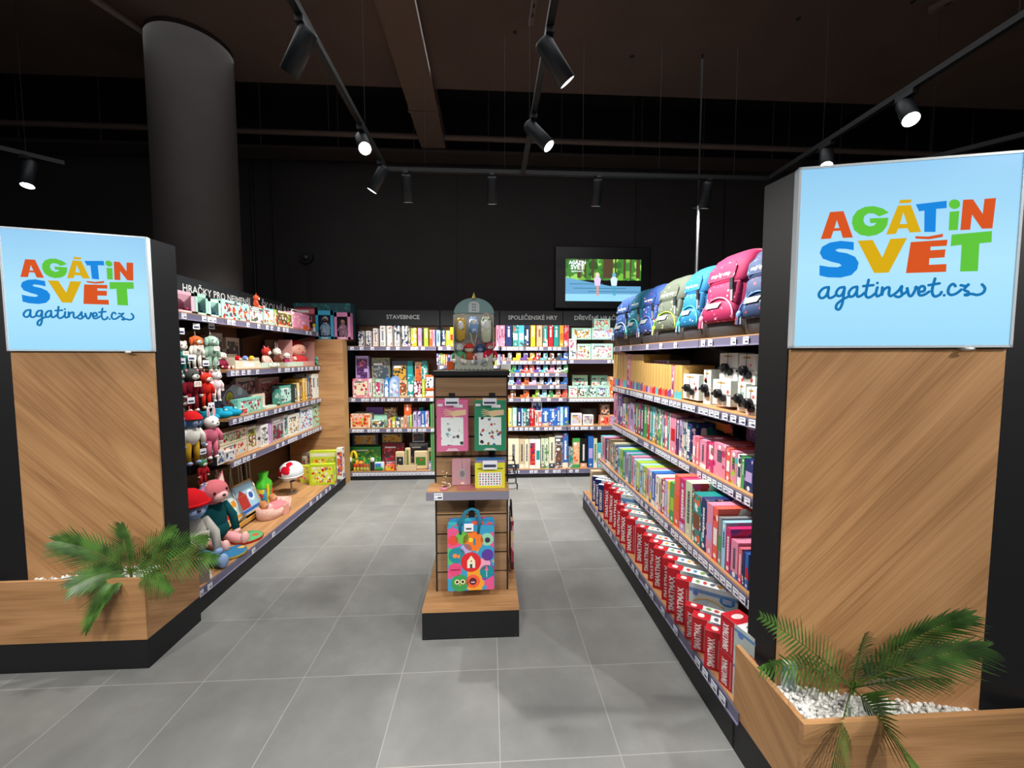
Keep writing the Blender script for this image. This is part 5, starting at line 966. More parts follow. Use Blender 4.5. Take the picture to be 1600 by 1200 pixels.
hang(322,620,-1.97,'bright red fox toy with a yellow ring, middle hook row',.22,'#c4281e','#d23a2c','#f0ded0')
hang(338,612,-2.0,'white unicorn toy with pink mane, middle hook row',.20,'#f0d8dc','#ece6e4','#f2eeea',inner='#e07a9a')
hang(300,700,-1.92,'blue bear toy with red hat and ochre trousers, lower hook row',.30,'#e6e2da','#5f7fae','#8fa3c8',ears='drop',hat='#c81f22',legs='#b08a28')
hang(331,695,-1.96,'white rabbit toy in pink trousers, lower hook row',.27,'#d8728c','#eee6e4','#f2eeea',ears='rabbit',inner='#e8a0b0')
hang(286,655,-1.97,'grey striped donkey toy on the lower hook row by the pillar',.18,'#8a8a86','#9a9a94','#d0ccc4',ears='rabbit')
hang(317,745,-1.98,'small red and green toy hanging above the pink cat',.16,'#a8202a','#3a7a58','#e8ddd0',ears='round')
# ------------------------------------------------------------ goods on the back wall
GB='goods on the back shelves'
def brow(items,sc,u0,v0,zb,pl,shelfname,group,seed,**k):
    it=[]
    for q in items: x0,x1,y0,col=q[:4]; it.append((u0+x0/sc,u0+x1/sc,v0+y0/sc,col,q[4] if len(q)>4 else None,q[5] if len(q)>5 else {}))
    row('B',pl,zb,k.pop('depth',.2),it,shelfname,group,seed=seed,near='the left',**k)
W_=('slate','silver','navy')
brow([(175,238,150,'white',W_,dict(deco='white')),(283,345,150,'white',W_,dict(deco='white')),(380,440,115,'white',('blue','red'),dict(deco='white')),(475,548,80,'white',W_,dict(deco='white')),(572,642,80,'white',('coral',),dict(deco='white')),(675,748,80,'white',W_,dict(deco='white')),(783,858,80,'white',('slate','navy'),dict(deco='white')),
 (865,900,115,'khaki',None,dict(off=.05)),(905,985,112,'yellow',('red','white','lime')),(1005,1055,112,'lilac',('pink','white')),(1085,1145,112,'lime',('yellow','white','teal')),(1160,1204,130,'orange'),(1206,1240,135,'lilac'),(1258,1312,140,'sky',('green','white')),(1335,1385,140,'navy',('white','beige'))],
 8.889,540,500,1.642,5.07,'on top back shelf under STAVEBNICE','boxes on the top left back shelf',21)
brow([(1392,1448,145,'lime',('white','green')),(1450,1495,100,'yellow',('red','orange')),(1500,1540,110,'pink')],8.889,540,500,1.642,5.07,'on top back shelf beside the bird display','boxes on the top middle back shelf',22)
brow([(162,378,65,'lilac',('purple','violet','rose'),dict(deco='pic',z=1.25)),(168,378,280,'lilac',('purple','violet'),dict(deco='pic')),(430,735,95,'khaki',('slate','#8a8a80'),dict(deco='pic')),(772,1022,150,'slate',('gold','black','#4a4a3a'),dict(deco='pic')),(1026,1118,148,'teal',('turquoise','white')),(1155,1268,165,'beige',('orange','brown'),dict(deco='pic')),(1272,1360,150,'teal',('white','mint'))],
 10.667,540,550,1.02,5.2,'at the back of the second shelf, STAVEBNICE bay','boxes at the back of the second back shelf',23,depth=.1)
brow([(112,378,450,'pink',('cream','red','khaki','white'),dict(deco='pic')),(380,434,450,'white',('red','pink')),(437,498,460,'khaki',('mint','beige')),(500,578,455,'mint',('magenta','white'),dict(deco='pic')),(580,638,465,'silver',('rose','mint'))],
 10.667,540,550,1.02,5.06,'on the second back shelf, STAVEBNICE bay','boxes on the second back shelf',24)
brow([(892,1024,480,'beige',('brown','cream','orange'),dict(deco='pic')),(1027,1130,410,'teal',('white','mint')),(1140,1198,490,'maroon',('white',)),(1200,1268,492,'maroon',('pink','white')),(1270,1318,470,'lime',('white','yellow'))],
 10.667,540,550,1.02,5.06,'on second back shelf right of blue arched packs','boxes on the second back shelf',25)
brow([(1322,1475,640,'orange',('white','slate'),dict(deco='pic')),(1322,1475,388,'orange',('white','slate'),dict(deco='pic',z=1.11))],10.667,540,550,1.02,5.06,'stacked at the right end of the second back shelf','boxes on the second back shelf',26)
for x0,x1,y0,col,c2,lb in ((642,714,430,'#2f86c4','#e3eef6','small blue and white arched pack on the second back shelf'),(718,888,408,'#7fa0d8','#b9cfe8','large pale blue arched pack on the second back shelf')):
    a=oy(540+x0/10.667,550+y0/10.667,5.05); b=oy(540+x1/10.667,600,5.05); w=b.x-a.x; h=a.z-1.02; t=thing('arched_pack',((a.x+b.x)/2,5.05,1.02),0,lb,'box','arched packs'); q=[(-w/2,0),(w/2,0)]+[(w/2*math.cos(i*PI/12),h*.55+h*.45*math.sin(i*PI/12)) for i in range(13)]
    m=MB(); m.prism(q,-.16,0,C(col,.4),RX(90)); m.obj('carton',t); m=MB(); m.holed([[(x_*.8,z_*.88+.005) for x_,z_ in q]],-.0008,PR(c2,['white','#8aa3b8','#c49ab8',col],22,.4)); m.obj('front_picture',t)
# third back shelf
brow([(340,625,175,'violet',('slate',),dict(deco='none')),(640,840,180,'brown',('tan',),dict(deco='band')),(1120,1200,180,'maroon',None,dict(deco='none')),(1215,1295,180,'teal',None,dict(deco='none'))],10.667,540,620,.645,5.22,'at the back of the third shelf, STAVEBNICE bay','boxes at the back of the third back shelf',27,depth=.1)
brow([(78,405,290,'cream',('orange','peach','red','lime'),dict(deco='band',d=.26)),(470,688,300,'mint',('white','rose'),dict(deco='none',off=.08)),(428,640,388,'mint',('slate','gold','white'),dict(deco='pic',d=.06)),(690,769,345,'brown',('orange','beige')),(772,828,345,'lime',('white','yellow')),(836,905,345,'slate',('white','sky')),(912,970,350,'beige'),(973,1020,310,'peach',('white','coral')),(1023,1060,310,'grey'),(1064,1105,300,'lime',('white',)),(1120,1185,250,'lilac',('purple','white')),(1196,1245,250,'lilac',('violet','white')),(1250,1322,240,'blue',('turquoise','sky')),(1330,1385,245,'lilac',('pink','white'))],
 10.667,540,620,.645,5.06,'on the third back shelf, STAVEBNICE bay','boxes on the third back shelf',28)
a=oy(540+975/10.667,632,5.07); b=oy(540+1085/10.667,632,5.07); gbox('game_box','orange carton standing on top of the peach and lime boxes','box','boxes on the third back shelf',((a.x+b.x)/2,5.07,oy(633,649.5,5.07).z),0,b.x-a.x,.08,a.z-oy(633,649.5,5.07).z,'orange',('white','peach'),seed=5,deco='spine',printed=False)
# tall boards in the narrow bay
for i,(u0,u1,vt,col) in enumerate(((671.5,674.5,632,'green'),(675,677.5,630,'khaki'),(678,681,628,'red'))):
    a=oy(u0,vt,5.0); b=oy(u1,vt,5.0); gbox('tall_carton',col+' tall thin carton standing on the floor deck next to the island','carton','tall thin cartons',((a.x+b.x)/2,5.04,.107),0,b.x-a.x,.2,a.z-.107,col,('brown','slate'),seed=i,deco='none',printed=False)
row('B',5.07,1.412,.15,[(682,685,552,'violet'),(685.5,688,552,'white'),(688.5,692,552,'lime'),(692.5,695.5,553,'yellow'),(696,699.5,553,'orange'),(700,703.5,553,'blue'),(704,707,554,'peach')],'in narrow bay left of the bird display','books in the narrow bay',kind='book',cat='book',seed=31,near='left')
row('B',5.07,1.412,.15,[(773,775.5,553,'lime'),(776,778.5,553,'sky'),(779,781.5,553,'lilac'),(782,784.5,554,'blue'),(785,788.5,553,'orange')],'in narrow bay right of the bird display','books in the narrow bay',kind='book',cat='book',seed=32,near='left')
# bottom deck of the STAVEBNICE bay
brow([(160,565,88,'slate',('gold','grey','brown'),dict(deco='pic',z=.40,d=.08)),(122,618,290,'green',('green','lime','#2a6a3a'),dict(deco='pic')),(640,960,82,'khaki',('gold','slate','ochre'),dict(deco='pic',z=.43)),(640,1005,232,'maroon',('red','slate','rose','brown'),dict(deco='pic')),(1130,1322,60,'silver',('slate','brown'),dict(deco='pic',z=.43)),(1080,1385,232,'grey',('slate','brown'),dict(deco='pic'))],
 10.323,535,670,.107,5.2,'at the back of the bottom deck, STAVEBNICE bay','cartons at the back of the bottom back deck',33,depth=.12)
XB=lambda x:535+x/10.323; YB=lambda y:670+y/10.323
def bthing(nm,x0,x1,y0,lb,cat,pl=5.08,grp='wooden and plastic toys on the bottom back deck'):
    a=oy(XB(x0),YB(y0),pl); b=oy(XB(x1),YB(y0),pl); return thing(nm,((a.x+b.x)/2,pl,.107),0,lb,cat,grp),b.x-a.x,a.z-.107
for x0,x1,y0,c1,lb in ((82,158,465,'#1f4a2c','dark green toy bottle with a pale cap at the left end of the bottom deck'),(442,520,465,'#2a2438','dark purple toy bottle with a pale cap on the bottom deck')):
    t,w,h=bthing('toy_bottle',x0,x1,y0,lb,'bottle'); m=MB(); m.lathe([(0,0),(w*.4,0),(w*.42,h*.1),(w*.4,h*.6),(w*.3,h*.72)],C(c1,.3),16); m.obj('bottle_body',t); m=MB(); m.lathe([(w*.34,h*.68),(w*.46,h*.75),(w*.44,h*.95),(w*.2,h),(0,h)],C('#d9dcd6'),16); m.obj('cap',t)
for i,(x,c1,c2,lb) in enumerate(((195,'#b8282c','#d8d23a','leftmost of the little red capped bottles'),(245,'#c9342c','#cfd65a','second of the little red capped bottles from the left'),(305,'#c02a2c','#d8d04a','third of the little red capped bottles from the left'),(355,'#c9382c','#b8d060','fourth of the little red capped bottles from the left'),(405,'#d84a2c','#e0cf6a','rightmost of the little red capped bottles'))):
    t,w,h=bthing('mini_bottle',x-22,x+22,565,lb,'bottle',5.06); m=MB(); m.lathe([(0,0),(w*.4,0),(w*.4,h*.5),(w*.25,h*.65)],C(c2,.4),12); m.obj('bottle_body',t); m=MB(); m.lathe([(w*.42,h*.55),(w*.42,h*.9),(w*.3,h),(0,h)],C(c1,.4),12); m.obj('cap',t)
t,w,h=bthing('toy_arch',118,240,350,'yellow arched toy standing left of the green carton','toy',5.16); m=MB(); m.tube([(w*.38*math.cos(i*PI/10),0,h*.5+h*.45*math.sin(i*PI/10)) for i in range(11)]+[(-w*.38,0,0)],.018,C('#e8c92a',.4),8); m.tube([(w*.38,0,h*.5),(w*.38,0,0)],.018,C('#e89a2a',.4),8); m.obj('arch_body',t)
m=MB(); m.disc((0,-.005,h*.5),w*.22,C('#7fc04a'),n=16); m.obj('arch_center',t)
t,w,h=bthing('toy_mushroom',248,340,518,'orange capped toy mushroom behind the little bottles','toy',5.12); m=MB(); m.cyl((0,0,0),(0,0,h*.8),w*.16,C('#d8d8b8'),n=12); m.obj('stem',t); m=MB(); m.lathe([(w*.5,h*.75),(w*.42,h*.92),(w*.15,h),(0,h)],C('#e8862a',.4),16); m.obj('cap',t)
t,w,h=bthing('bubble_pack',515,668,540,'blue and green rounded pack in the middle of the bottom deck','pack'); m=MB(); m.cbox(-w/2,0,0,w/2,.04,h,C('#d4e6ec',.3),.012); m.obj('card',t); m=MB(); m.cbox(-w*.38,-.012,h*.5,w*.2,-.0,h*.85,C('#3a7fd8',.3),.006); m.cbox(-w*.38,-.02,h*.08,w*.4,-.0,h*.42,C('#2f9a4a',.3),.008); m.obj('toy_inside',t)
brow([(683,838,592,'orange',('yellow','red'),dict(deco='pic',d=.05,label='low orange and yellow carton at the front edge of the bottom deck')),(1393,1490,540,'blue',('lilac','white'),dict(deco='pic',d=.05,label='small blue printed carton at the right end of the bottom deck')),(700,840,520,'slate',('rose','white'),dict(deco='band',off=.06,d=.05,label='small dark carton with a pink band behind the orange one'))],10.323,535,670,.107,5.05,'','cartons at the front of the bottom back deck',34)
for x0,x1,y0,win,lb in ((852,1000,372,('#23282c',.12,.15,.85,.72),'wooden toy block frame with a dark window on the bottom deck'),(1006,1092,312,('#6a8a3a',.3,.05,.7,.9),'tall narrow wooden toy block with green and red slot'),(1155,1372,362,('#3f7a2a',.12,.22,.85,.68),'wide wooden toy block frame with a green picture'),(1376,1495,312,('#3a5a2c',.15,.4,.5,.85),'tall wooden toy block beside the island, rightmost on the deck')):
    t,w,h=bthing('wooden_block',x0,x1,y0,lb,'wooden toy',5.1); m=MB(); m.cbox(-w/2,0,0,w/2,.05,h,WOOD('oak',(0,0,0),1.) if 0 else C('#d9c39a',.6),.012); m.obj('block_body',t)
    m=MB(); c_,a0,b0,a1,b1=win; m.rect(-w/2+a0*w,b0*h,-w/2+a1*w,b1*h,C(c_,.5),-.001); m.rect(-w/2+(a0*.6+a1*.4)*w,(b0*.4+b1*.6)*h,-w/2+(a0*.3+a1*.7)*w,(b0*.2+b1*.8)*h,C('#c4452e' if c_!='#23282c' else '#9aa0a4'),-.0016); m.obj('window_picture',t)
t,w,h=bthing('wooden_tray',882,1190,590,'shallow pale wooden tray at the front of the bottom deck','tray',5.045); m=MB(); m.box(-w/2,0,0,w/2,.012,h,C('#d8c096')); m.box(-w/2,.09,0,w/2,.1,h,C('#d8c096')); m.box(-w/2,.01,0,-w/2+.012,.09,h,C('#d8c096')); m.box(w/2-.012,.01,0,w/2,.09,h,C('#d8c096')); m.box(-w/2,.01,0,w/2,.09,.01,C('#8a6a45')); m.obj('tray_body',t)
# SPOLECENSKE HRY bay
brow([(2,40,72,'pink',('lilac','white')),(45,118,72,'pink',('magenta','red','white')),(130,212,70,'navy',('white','orange','blue')),(225,298,72,'teal',('white','coral')),(301,378,72,'turquoise',('white','navy','rose')),(387,455,74,'navy',('white','black')),(465,528,72,'yellow',('white','lime')),(545,620,72,'peach',('orange','white','coral')),(630,692,72,'teal',('orange','white')),(702,766,72,'red',('slate','white')),(775,842,72,'teal',('red','white','coral')),(850,906,72,'gold',('orange','slate')),(914,974,72,'rose',('red','silver'))],
 8.57,775,500,1.64,5.06,'under SPOLEČENSKÉ HRY header','board games on the top back shelf',41)
rows_=[(1.470,435,[(160,212,'grey'),(270,332,'yellow'),(365,430,'violet'),(455,520,'gold'),(535,600,'red'),(635,692,'turquoise'),(720,780,'brown'),(820,885,'slate'),(905,965,'blue')],'first'),
 (1.319,605,[(130,195,'orange'),(215,275,'green'),(295,350,'blue'),(370,430,'red'),(450,515,'coral'),(540,600,'violet'),(635,695,'turquoise'),(725,785,'pink'),(815,875,'silver'),(905,965,'green')],'second'),
 (1.167,770,[(175,240,'sky'),(275,335,'violet'),(380,442,'orange'),(480,540,'lilac'),(585,640,'grey'),(695,750,'blue'),(795,850,'silver'),(905,960,'blue')],'third'),
 (1.009,935,[(190,265,'brown'),(370,442,'orange'),(530,582,'lime'),(620,680,'sky'),(710,765,'green'),(805,865,'peach'),(895,955,'coral')],'fourth')]
for zb,y0,its,nm in rows_:
    brow([(a,b,y0,c,(c,'white','slate'),dict(deco='pic')) for a,b,c in its],8.57,775,500,zb,5.055,'standing in %s card shelf'%nm,'small card boxes on the %s card shelf'%nm,50+int(y0),kind='card_box',depth=.05)
    for i,(a,b,c) in enumerate(its):
        p=oy(775+(a-18)/8.57,500+y0/8.57,5.07); h=.03; lb='low %s card box lying left of a standing %s one, %s card shelf'%(c,c,nm); lb=uniq(lb,nth(i+1)+' along')
        gbox('card_box',lb,'box','small card boxes on the %s card shelf'%nm,(p.x,5.038,zb),0,.05,.04,h,c,('white','slate'),seed=i+y0,deco='none',printed=True)
brow([(105,150,285,'yellow',('blue',)),(155,205,280,'mint',('white','teal')),(210,260,285,'navy',('white',)),(262,279,290,'sky'),(281,320,290,'teal',('white','maroon')),(322,360,290,'slate',('white','mint')),(365,415,285,'red',('white','pink')),(420,458,325,'beige',('rose','white')),(460,500,325,'rose',('white','grey')),(505,583,285,'blue',('white','sky','peach')),(586,675,285,'blue',('red','white','sky')),(677,714,270,'blue',('white','sky')),(716,749,270,'sky',('white',)),(752,815,268,'blue',('yellow','green','navy'))],
 7.5,780,600,.647,5.06,'on the shelf below the card boxes','games below the card shelves',61)
a=oy(780+385/7.5,600+205/7.5,5.08); b=oy(780+500/7.5,628,5.08); gbox('game_box','white carton with blue print standing on top of the beige ones','box','games below the card shelves',((a.x+b.x)/2,5.08,oy(836,643,5.08).z),0,b.x-a.x,.06,a.z-oy(836,643,5.08).z,'white',('navy','sky'),seed=3,deco='pic',printed=False)
brow([(105,232,642,'cream',('rose','yellow','slate')),(235,298,645,'beige',('khaki','cream')),(300,350,648,'cream',('khaki','slate')),(355,428,650,'white',('red','orange','navy'),dict(deco='pic')),(430,482,650,'white',('teal','red','orange')),(490,532,640,'sage',('green','khaki')),(534,582,640,'sage',('white','green')),(585,652,625,'cream',('khaki','red','slate')),(655,742,600,'silver',('slate','brown','white'),dict(deco='band')),(745,810,580,'blue',('white','red','cream'))],
 7.5,780,600,.107,5.06,'on bottom back deck right of the island','large games on the bottom back deck',62,depth=.26)
brow([(815,860,745,'grey',('teal','white')),(862,948,640,'green',('peach','sage','orange'),dict(deco='pic',d=.04)),(952,1030,640,'black',('white','slate','peach')),(1045,1105,612,'blue',('lilac','white')),(1108,1150,640,'sage',('red','white')),(1152,1205,700,'turquoise',('white','yellow'))],7.5,780,600,.107,5.06,'on bottom back deck near the right unit','large games on the bottom back deck',63,depth=.22)
# DREVENE HRACKY bay
MT=('#b9e0d0','rose','orange','khaki')
brow([(90,293,85,'mint',('#c9e6d8','gold','ochre','brown'),dict(deco='pic',z=1.73)),(300,520,82,'mint',('#c9e6d8','rose','orange','lilac'),dict(deco='pic',z=1.73)),(147,287,248,'mint',('#c9e6d8','gold','brown'),dict(deco='pic')),(292,518,246,'mint',('#c9e6d8','lilac','rose','khaki'),dict(deco='pic'))],6.667,880,500,1.482,5.12,'on the top shelf under DŘEVĚNÉ header','mint toy cartons',71,depth=.14)
brow([(322,490,-12,'mint',MT,dict(deco='pic',label='mint carton on the very top of the mint pile'))],6.667,880,500,oy(941,512,5.13).z,5.13,'','mint toy cartons',72,depth=.1)
brow([(62,138,306,'white',('#eef2ec','teal','slate'),dict(deco='pic',label='small white carton with a teal tree, lower left of mint pile')),(146,214,312,'white',('#eef2ec','coral','rose'),dict(deco='pic',label='small white carton with a red tree in front of mint pile'))],6.667,880,500,1.482,5.06,'','small white cartons before the mint pile',73,depth=.04)
brow([(62,138,196,'white',('#eef2ec','magenta','rose'),dict(deco='pic',label='small white carton with a pink tree, stacked upper left'))],6.667,880,500,oy(895,546,5.06).z,5.06,'','small white cartons before the mint pile',74,depth=.04)
brow([(95,257,575,'sage',('#a9cdbc','slate','rose'),dict(deco='pic')),(296,378,577,'mint',('#bfe0d4','coral'),dict(deco='pic')),(380,465,577,'mint',('#bfe0d4','slate'),dict(deco='pic'))],6.667,880,500,1.004,5.22,'at the back of the second shelf, right back bay','mint cartons at the back of the second shelf',75,depth=.1)
brow([(58,150,690,'mint',('#c4e6da','rose','coral'),dict(deco='pic')),(155,247,690,'mint',('#c4e6da','slate','brown'),dict(deco='pic')),(252,349,690,'mint',('#c4e6da','slate','khaki'),dict(deco='pic')),(353,446,690,'mint',('#c4e6da','violet','brown'),dict(deco='pic')),(450,482,690,'mint',('#c4e6da','slate'),dict(deco='pic')),(484,520,592,'peach',('orange','cream'),dict(deco='pic'))],6.667,880,500,1.004,5.05,'at the front of the second shelf, right back bay','mint cartons at the front of the second shelf',76,depth=.1)
brow([(845,968,345,'white',('silver','gold','lilac'),dict(deco='pic')),(985,1105,362,'white',('silver','rose','grey'),dict(deco='pic')),(1185,1285,368,'peach',('coral','red','cream'),dict(deco='pic')),(1290,1350,365,'peach',('lilac','coral'),dict(deco='pic'))],7.5,780,600,.649,5.08,'on the third shelf of the right back bay','cartons on the third right back shelf',77,depth=.1)
brow([(1192,1298,236,'brown',('peach','slate'),dict(deco='pic',label='brown printed carton stacked on the peach one, right back bay'))],7.5,780,600,oy(945,648,5.09).z,5.09,'','cartons on the third right back shelf',78,depth=.09)
a=oy(780+950/7.5,641,5.25); b=oy(780+1165/7.5,641,5.25); t=thing('storage_basket',((a.x+b.x)/2,5.28,.649),0,'dark grey fabric storage basket at the back, right back bay','basket'); w=b.x-a.x; m=MB(); m.lathe([(0,0),(w*.42,0),(w*.5,.2),(w*.47,.2),(w*.4,.01)],C('#5f5a56',.9),24); m.obj('basket_body',t)
# ------------------------------------------------------------ goods on the island stand
YF=2.28
def card(u0,u1,v0,v1,y,body,lb,cat,grp,rz=0):
    a=oy(u0,v0,y); b=oy(u1,v1,y); w=b.x-a.x; h=a.z-b.z; return thing(body,((a.x+b.x)/2,y,b.z),rz,lb,cat,grp),w,h
def handshape(x,z,s,flip=1,y=-.0014):   # drawn hand with five fingers reaching sideways
    out=MB(); c=C('#e8c9a0',.5)
    f=lambda pts:[(x+flip*px_*s,y,z+pz*s) for px_,pz in pts]
    def P(pts): q=f(pts); return q if flip>0 else q[::-1]
    out.poly(P([(.0,-.12),(.2,-.2),(.95,-.1),(.95,.22),(.35,.18),(.05,.12)]),c)
    for i,(z0,L,sl) in enumerate(((.11,.36,.13),(.06,.44,.06),(.0,.42,-.02),(-.06,.34,-.09))): out.poly(P([(.08,z0-.026),(.08,z0+.03),(-L,z0+sl+.022),(-L-.02,z0+sl),(-L,z0+sl-.018)]),c)
    out.poly(P([(.2,-.2),(.35,-.17),(.12,-.32),(-.02,-.36),(-.03,-.32)]),c); return out
for u0,u1,v0,v1,c0,ink,lb,rz,hs in ((682,731,627,705,'#d96f9b',['#39414a','#8a8f9a','#c48ab0','#6fb0b8'],'pink card of temporary tattoos hanging on the island, hand picture',.05,1),(741,790,627,704,'#2f8a66',['#2a2a2c','#b5452e','#8a6a3a','#3a6aa0'],'green card of temporary tattoos hanging on the island, hand picture',-.05,1)):
    t,w,h=card(u0,u1,v0,v1,2.19,'tattoo_card',lb,'card','tattoo cards on the island',rz)
    for k,cc in enumerate((c0,c0,'#c8508a' if c0[1]=='d' else '#d8924a')):
        m=MB(); m.box(-w/2+.004*k,.006*k,.004*k,w/2+.002*k,.006*k+.003,h+.005*k,C(cc,.4)); m.obj('card_sheet',t)
    m=MB(); m.rect(-w*.36,h*.12,w*.36,h*.68,PR('#e9efee',ink,42,.30),-.0008); m.rect(-w*.46,h*.9,-w*.3,h*.95,C('#f0e8ee'),-.001); m.rect(w*.05,h*.87,w*.34,h*.93,C('#f4eef2'),-.001); m.rect(-w*.15,h*.04,w*.15,h*.055,C('#f0e8ee'),-.001); m.rect(-w*.2,h*.015,w*.2,h*.03,C('#f0e8ee'),-.001); m.obj('printed_panel',t)
    m=handshape(-w*.05,h*.76,w*.52,1); m.obj('hand_picture',t)
    m=MB(); m.box(-w*.22,-.03,h*.93,w*.22,-.029,h*1.07,TAGM); m.rect(-w*.18,h*.96,w*.18,h*1.0,INK,-.0305); m.obj('price_tag',t); m=MB(); m.tube([(0,-.028,h*.97),(0,.088,h*.98)],.003,BLK2,6); m.obj('hook',t)
t,w,h=card(742,789,716,769,2.17,'sticker_pack','yellow sticker pack with rows of tiny nails hanging above the island shelf','card','tattoo cards on the island')
for k,cc in enumerate(('#dfd83a','#8a7fae','#2f6a9a')): m=MB(); m.box(-w/2+.002*k,.006*k,.0,w/2,.006*k+.003,h*.86+h*.07*k,C(cc,.4)); m.obj('card_sheet',t)
m=MB(); m.rect(-w*.38,h*.2,w*.38,h*.58,C('#eef2f4'),-.0008)
for r_ in range(5):
    for q in range(8): m.disc((-w*.33+q*w*.094,-.0012,h*(.25+.07*r_)),w*.028,C(['#3a3a44','#c23a4a','#6a8ab0'][(r_+q)%3]),n=8)
m.rect(-w*.12,h*.04,w*.12,h*.07,C('#d8a01e'),-.001); m.rect(-w*.42,h*.68,w*.44,h*.71,C('#4a6a3a'),-.001); m.obj('printed_panel',t)
m=handshape(w*.30,h*.08,w*.2,1,-.0016); m.obj('hand_picture',t,rot=(0,R(0),0)); m=MB(); m.box(-w*.24,-.02,h*.7,w*.24,-.019,h*.95,TAGM); m.rect(-w*.2,h*.76,w*.2,h*.84,INK,-.0205); m.obj('price_tag',t)
t,w,h=card(706,735,722,762,2.22,'charm_card','dusty rose card with a silver charm standing on the island shelf','card','charm cards'); t.location.z=.803; M=RX(-8)
m=MB(); m.box(-w/2,0,0,w/2,.004,h,C('#b98a93'),M); m.obj('card_sheet',t); m=MB(); m.disc((w*.06,-.001,h*.42),w*.22,C('#c9c4c4',.3,.6),M,ry=h*.2); m.disc((w*.06,-.0016,h*.42),w*.13,C('#7a6a70'),M,ry=h*.12); m.rect(-w*.02,.04*h,w*.16,.1*h,C('#f0d0c0'),-.001,M); m.tube([(w*.06,-.001,h*.62),(w*.04,-.001,h*.95)],.001,METAL,5,M); m.obj('charm',t)
gbox('charm_card','flat pink card lying on the island shelf','card','charm cards',(-.02-.103,2.14,.8005),.1,.10,.07,.003,'#b5666a',('pink',),seed=1,deco='none',printed=False)
p=oy(694,768,2.15); t=thing('charm_jar',(p.x,2.15,.8),0,'little jar of gold trinkets with pink base on the island shelf','jar')
m=MB(); m.lathe([(0,0),(.019,0),(.021,.004),(.021,.016),(.018,.018)],C('#d98a9a',.4),18); m.obj('jar_base',t); m=MB(); rng=random.Random(2)
for i in range(26): m.ell((rng.uniform(-.016,.016),rng.uniform(-.014,.014),.02+abs(rng.gauss(0,.022))),(.005,.004,.005),C(['#c9a04a','#e8d8b0','#d8b0b4','#b98a5a'][i%4],.25,.6),7,k=5)
m.obj('trinkets',t); m=MB(); m.tube([(.018,0,.01),(.034,0,.02),(.03,0,.035),(.018,0,.03)],.003,C('#e8d8d8'),6); m.obj('handle',t)
# tote bag
t,w,h=card(699,772,822,921,2.15,'tote_bag','colourful tote bag with round pictures and a red house, blue rope handles','bag','tote bags on the island',.03)
for k in range(3):
    m=MB(); m.box(-w/2+.004*k,.012*k,.004*k,w/2+.002*k,.012*k+.008,h+.016*k,PR('#2f8fc0',['#c8408a','#3fb5c4','#e85a4a','#7a4aa8'],16,.45)); m.obj('bag_sheet',t)
m=MB(); y=-.001; rng=random.Random(6); m.rect(-w/2,0,w/2,h,PR('#3a9ac4',['#e0568a','#f0a030','#7a4ab0','#56b870'],9,.4),y)
def cir(cx,cz,r,c,y):
    r=min(r,.49-abs(cx)) if r>.1 else r; m.disc((cx*w,y,cz*h),r*w,C(c,.6),n=22)
for cx,cz,r,c in ((-.38,.78,.16,'#e04a3c'),(-.18,.82,.14,'#6ab84a'),(.05,.76,.22,'#ee7a2a'),(.35,.78,.2,'#8fd0b0'),(-.3,.55,.18,'#1f8a9a'),(.36,.54,.18,'#5a3a9a'),(-.34,.33,.2,'#e0487a'),(.34,.28,.2,'#178a94'),(-.24,.12,.19,'#3f9a54'),(.04,.14,.15,'#f0603a'),(.28,.4,.14,'#e9a0bc'),(-.1,.64,.12,'#b8a8d8')): cir(cx,cz,r,c,-.0014)
cir(.0,.44,.22,'#d8262c',-.002)
m.poly([(-.08*w,-.0026,.35*h),(.09*w,-.0026,.35*h),(.09*w,-.0026,.46*h),(.005*w,-.0026,.54*h),(-.08*w,-.0026,.46*h)],C('#f0e8c8')); m.rect(-.02*w,.35*h,.03*w,.41*h,C('#2a3a6a'),-.003); cir(.005,.455,.018,'#d8262c',-.003)
for x in (-.3,-.18): cir(x,.14,.055,'#f0e0b0',-.002); cir(x,.14,.03,'#2a2a2a',-.0025)
m.poly([(-.26*w,-.002,.10*h),(-.22*w,-.002,.10*h),(-.24*w,-.002,.07*h)],C('#e8b03a')); cir(.04,.14,.08,'#5a2030',-.002); m.rect(.0*w,.12*h,.08*w,.135*h,C('white'),-.0025)
m.poly([(.3*w,-.002,.3*h),(.38*w,-.002,.3*h),(.34*w,-.002,.38*h)],C('#e86a9a')); m.rect(.335*w,.2*h,.345*w,.3*h,C('white'),-.002)
cir(.36,.77,.06,'#3a2a4a',-.002); m.poly([(-.33*w,-.002,.53*h),(-.24*w,-.002,.57*h),(-.24*w,-.002,.5*h)],C('#f08a4a')); cir(-.34,.545,.05,'#f08a4a',-.002); cir(.0,.78,.05,'#f4d03a',-.002); m.rect(.06*w,.7*h,.1*w,.8*h,C('#2f7a9a'),-.002); m.rect(-.44*w,.32*h,-.24*w,.335*h,C('#7a1a3a'),-.002)
m.obj('front_picture',t)
m=MB()
for k,dx in enumerate((-.02,-.01,0,.01,.02)): m.tube([((-.2+dx)*w,-.004+.005*k,h*.88),((-.23+dx)*w,.0,h*1.06),((-.1+dx)*w,.02,h*1.2),((.02+dx)*w,.02,h*1.235),((.14+dx)*w,.02,h*1.2),((.2+dx)*w,.0,h*1.06),((.18+dx)*w,-.004+.005*k,h*.88)],.0065,C(['#1f6a86','#2a7f9a','#18566e'][k%3],.8),7)
m.obj('rope_handle',t); m=MB(); m.box(-w*.14,-.018,h*.93,w*.06,-.017,h*1.05,TAGM); m.rect(-w*.1,h*.96,w*.02,h*.985,INK,-.0185); m.obj('price_tag',t)
p=oy(797,880,2.5); t=thing('tote_bag',(.115,2.55,p.z),PI/2,'dark red patterned bag hanging on the right side of the island','bag','tote bags on the island')
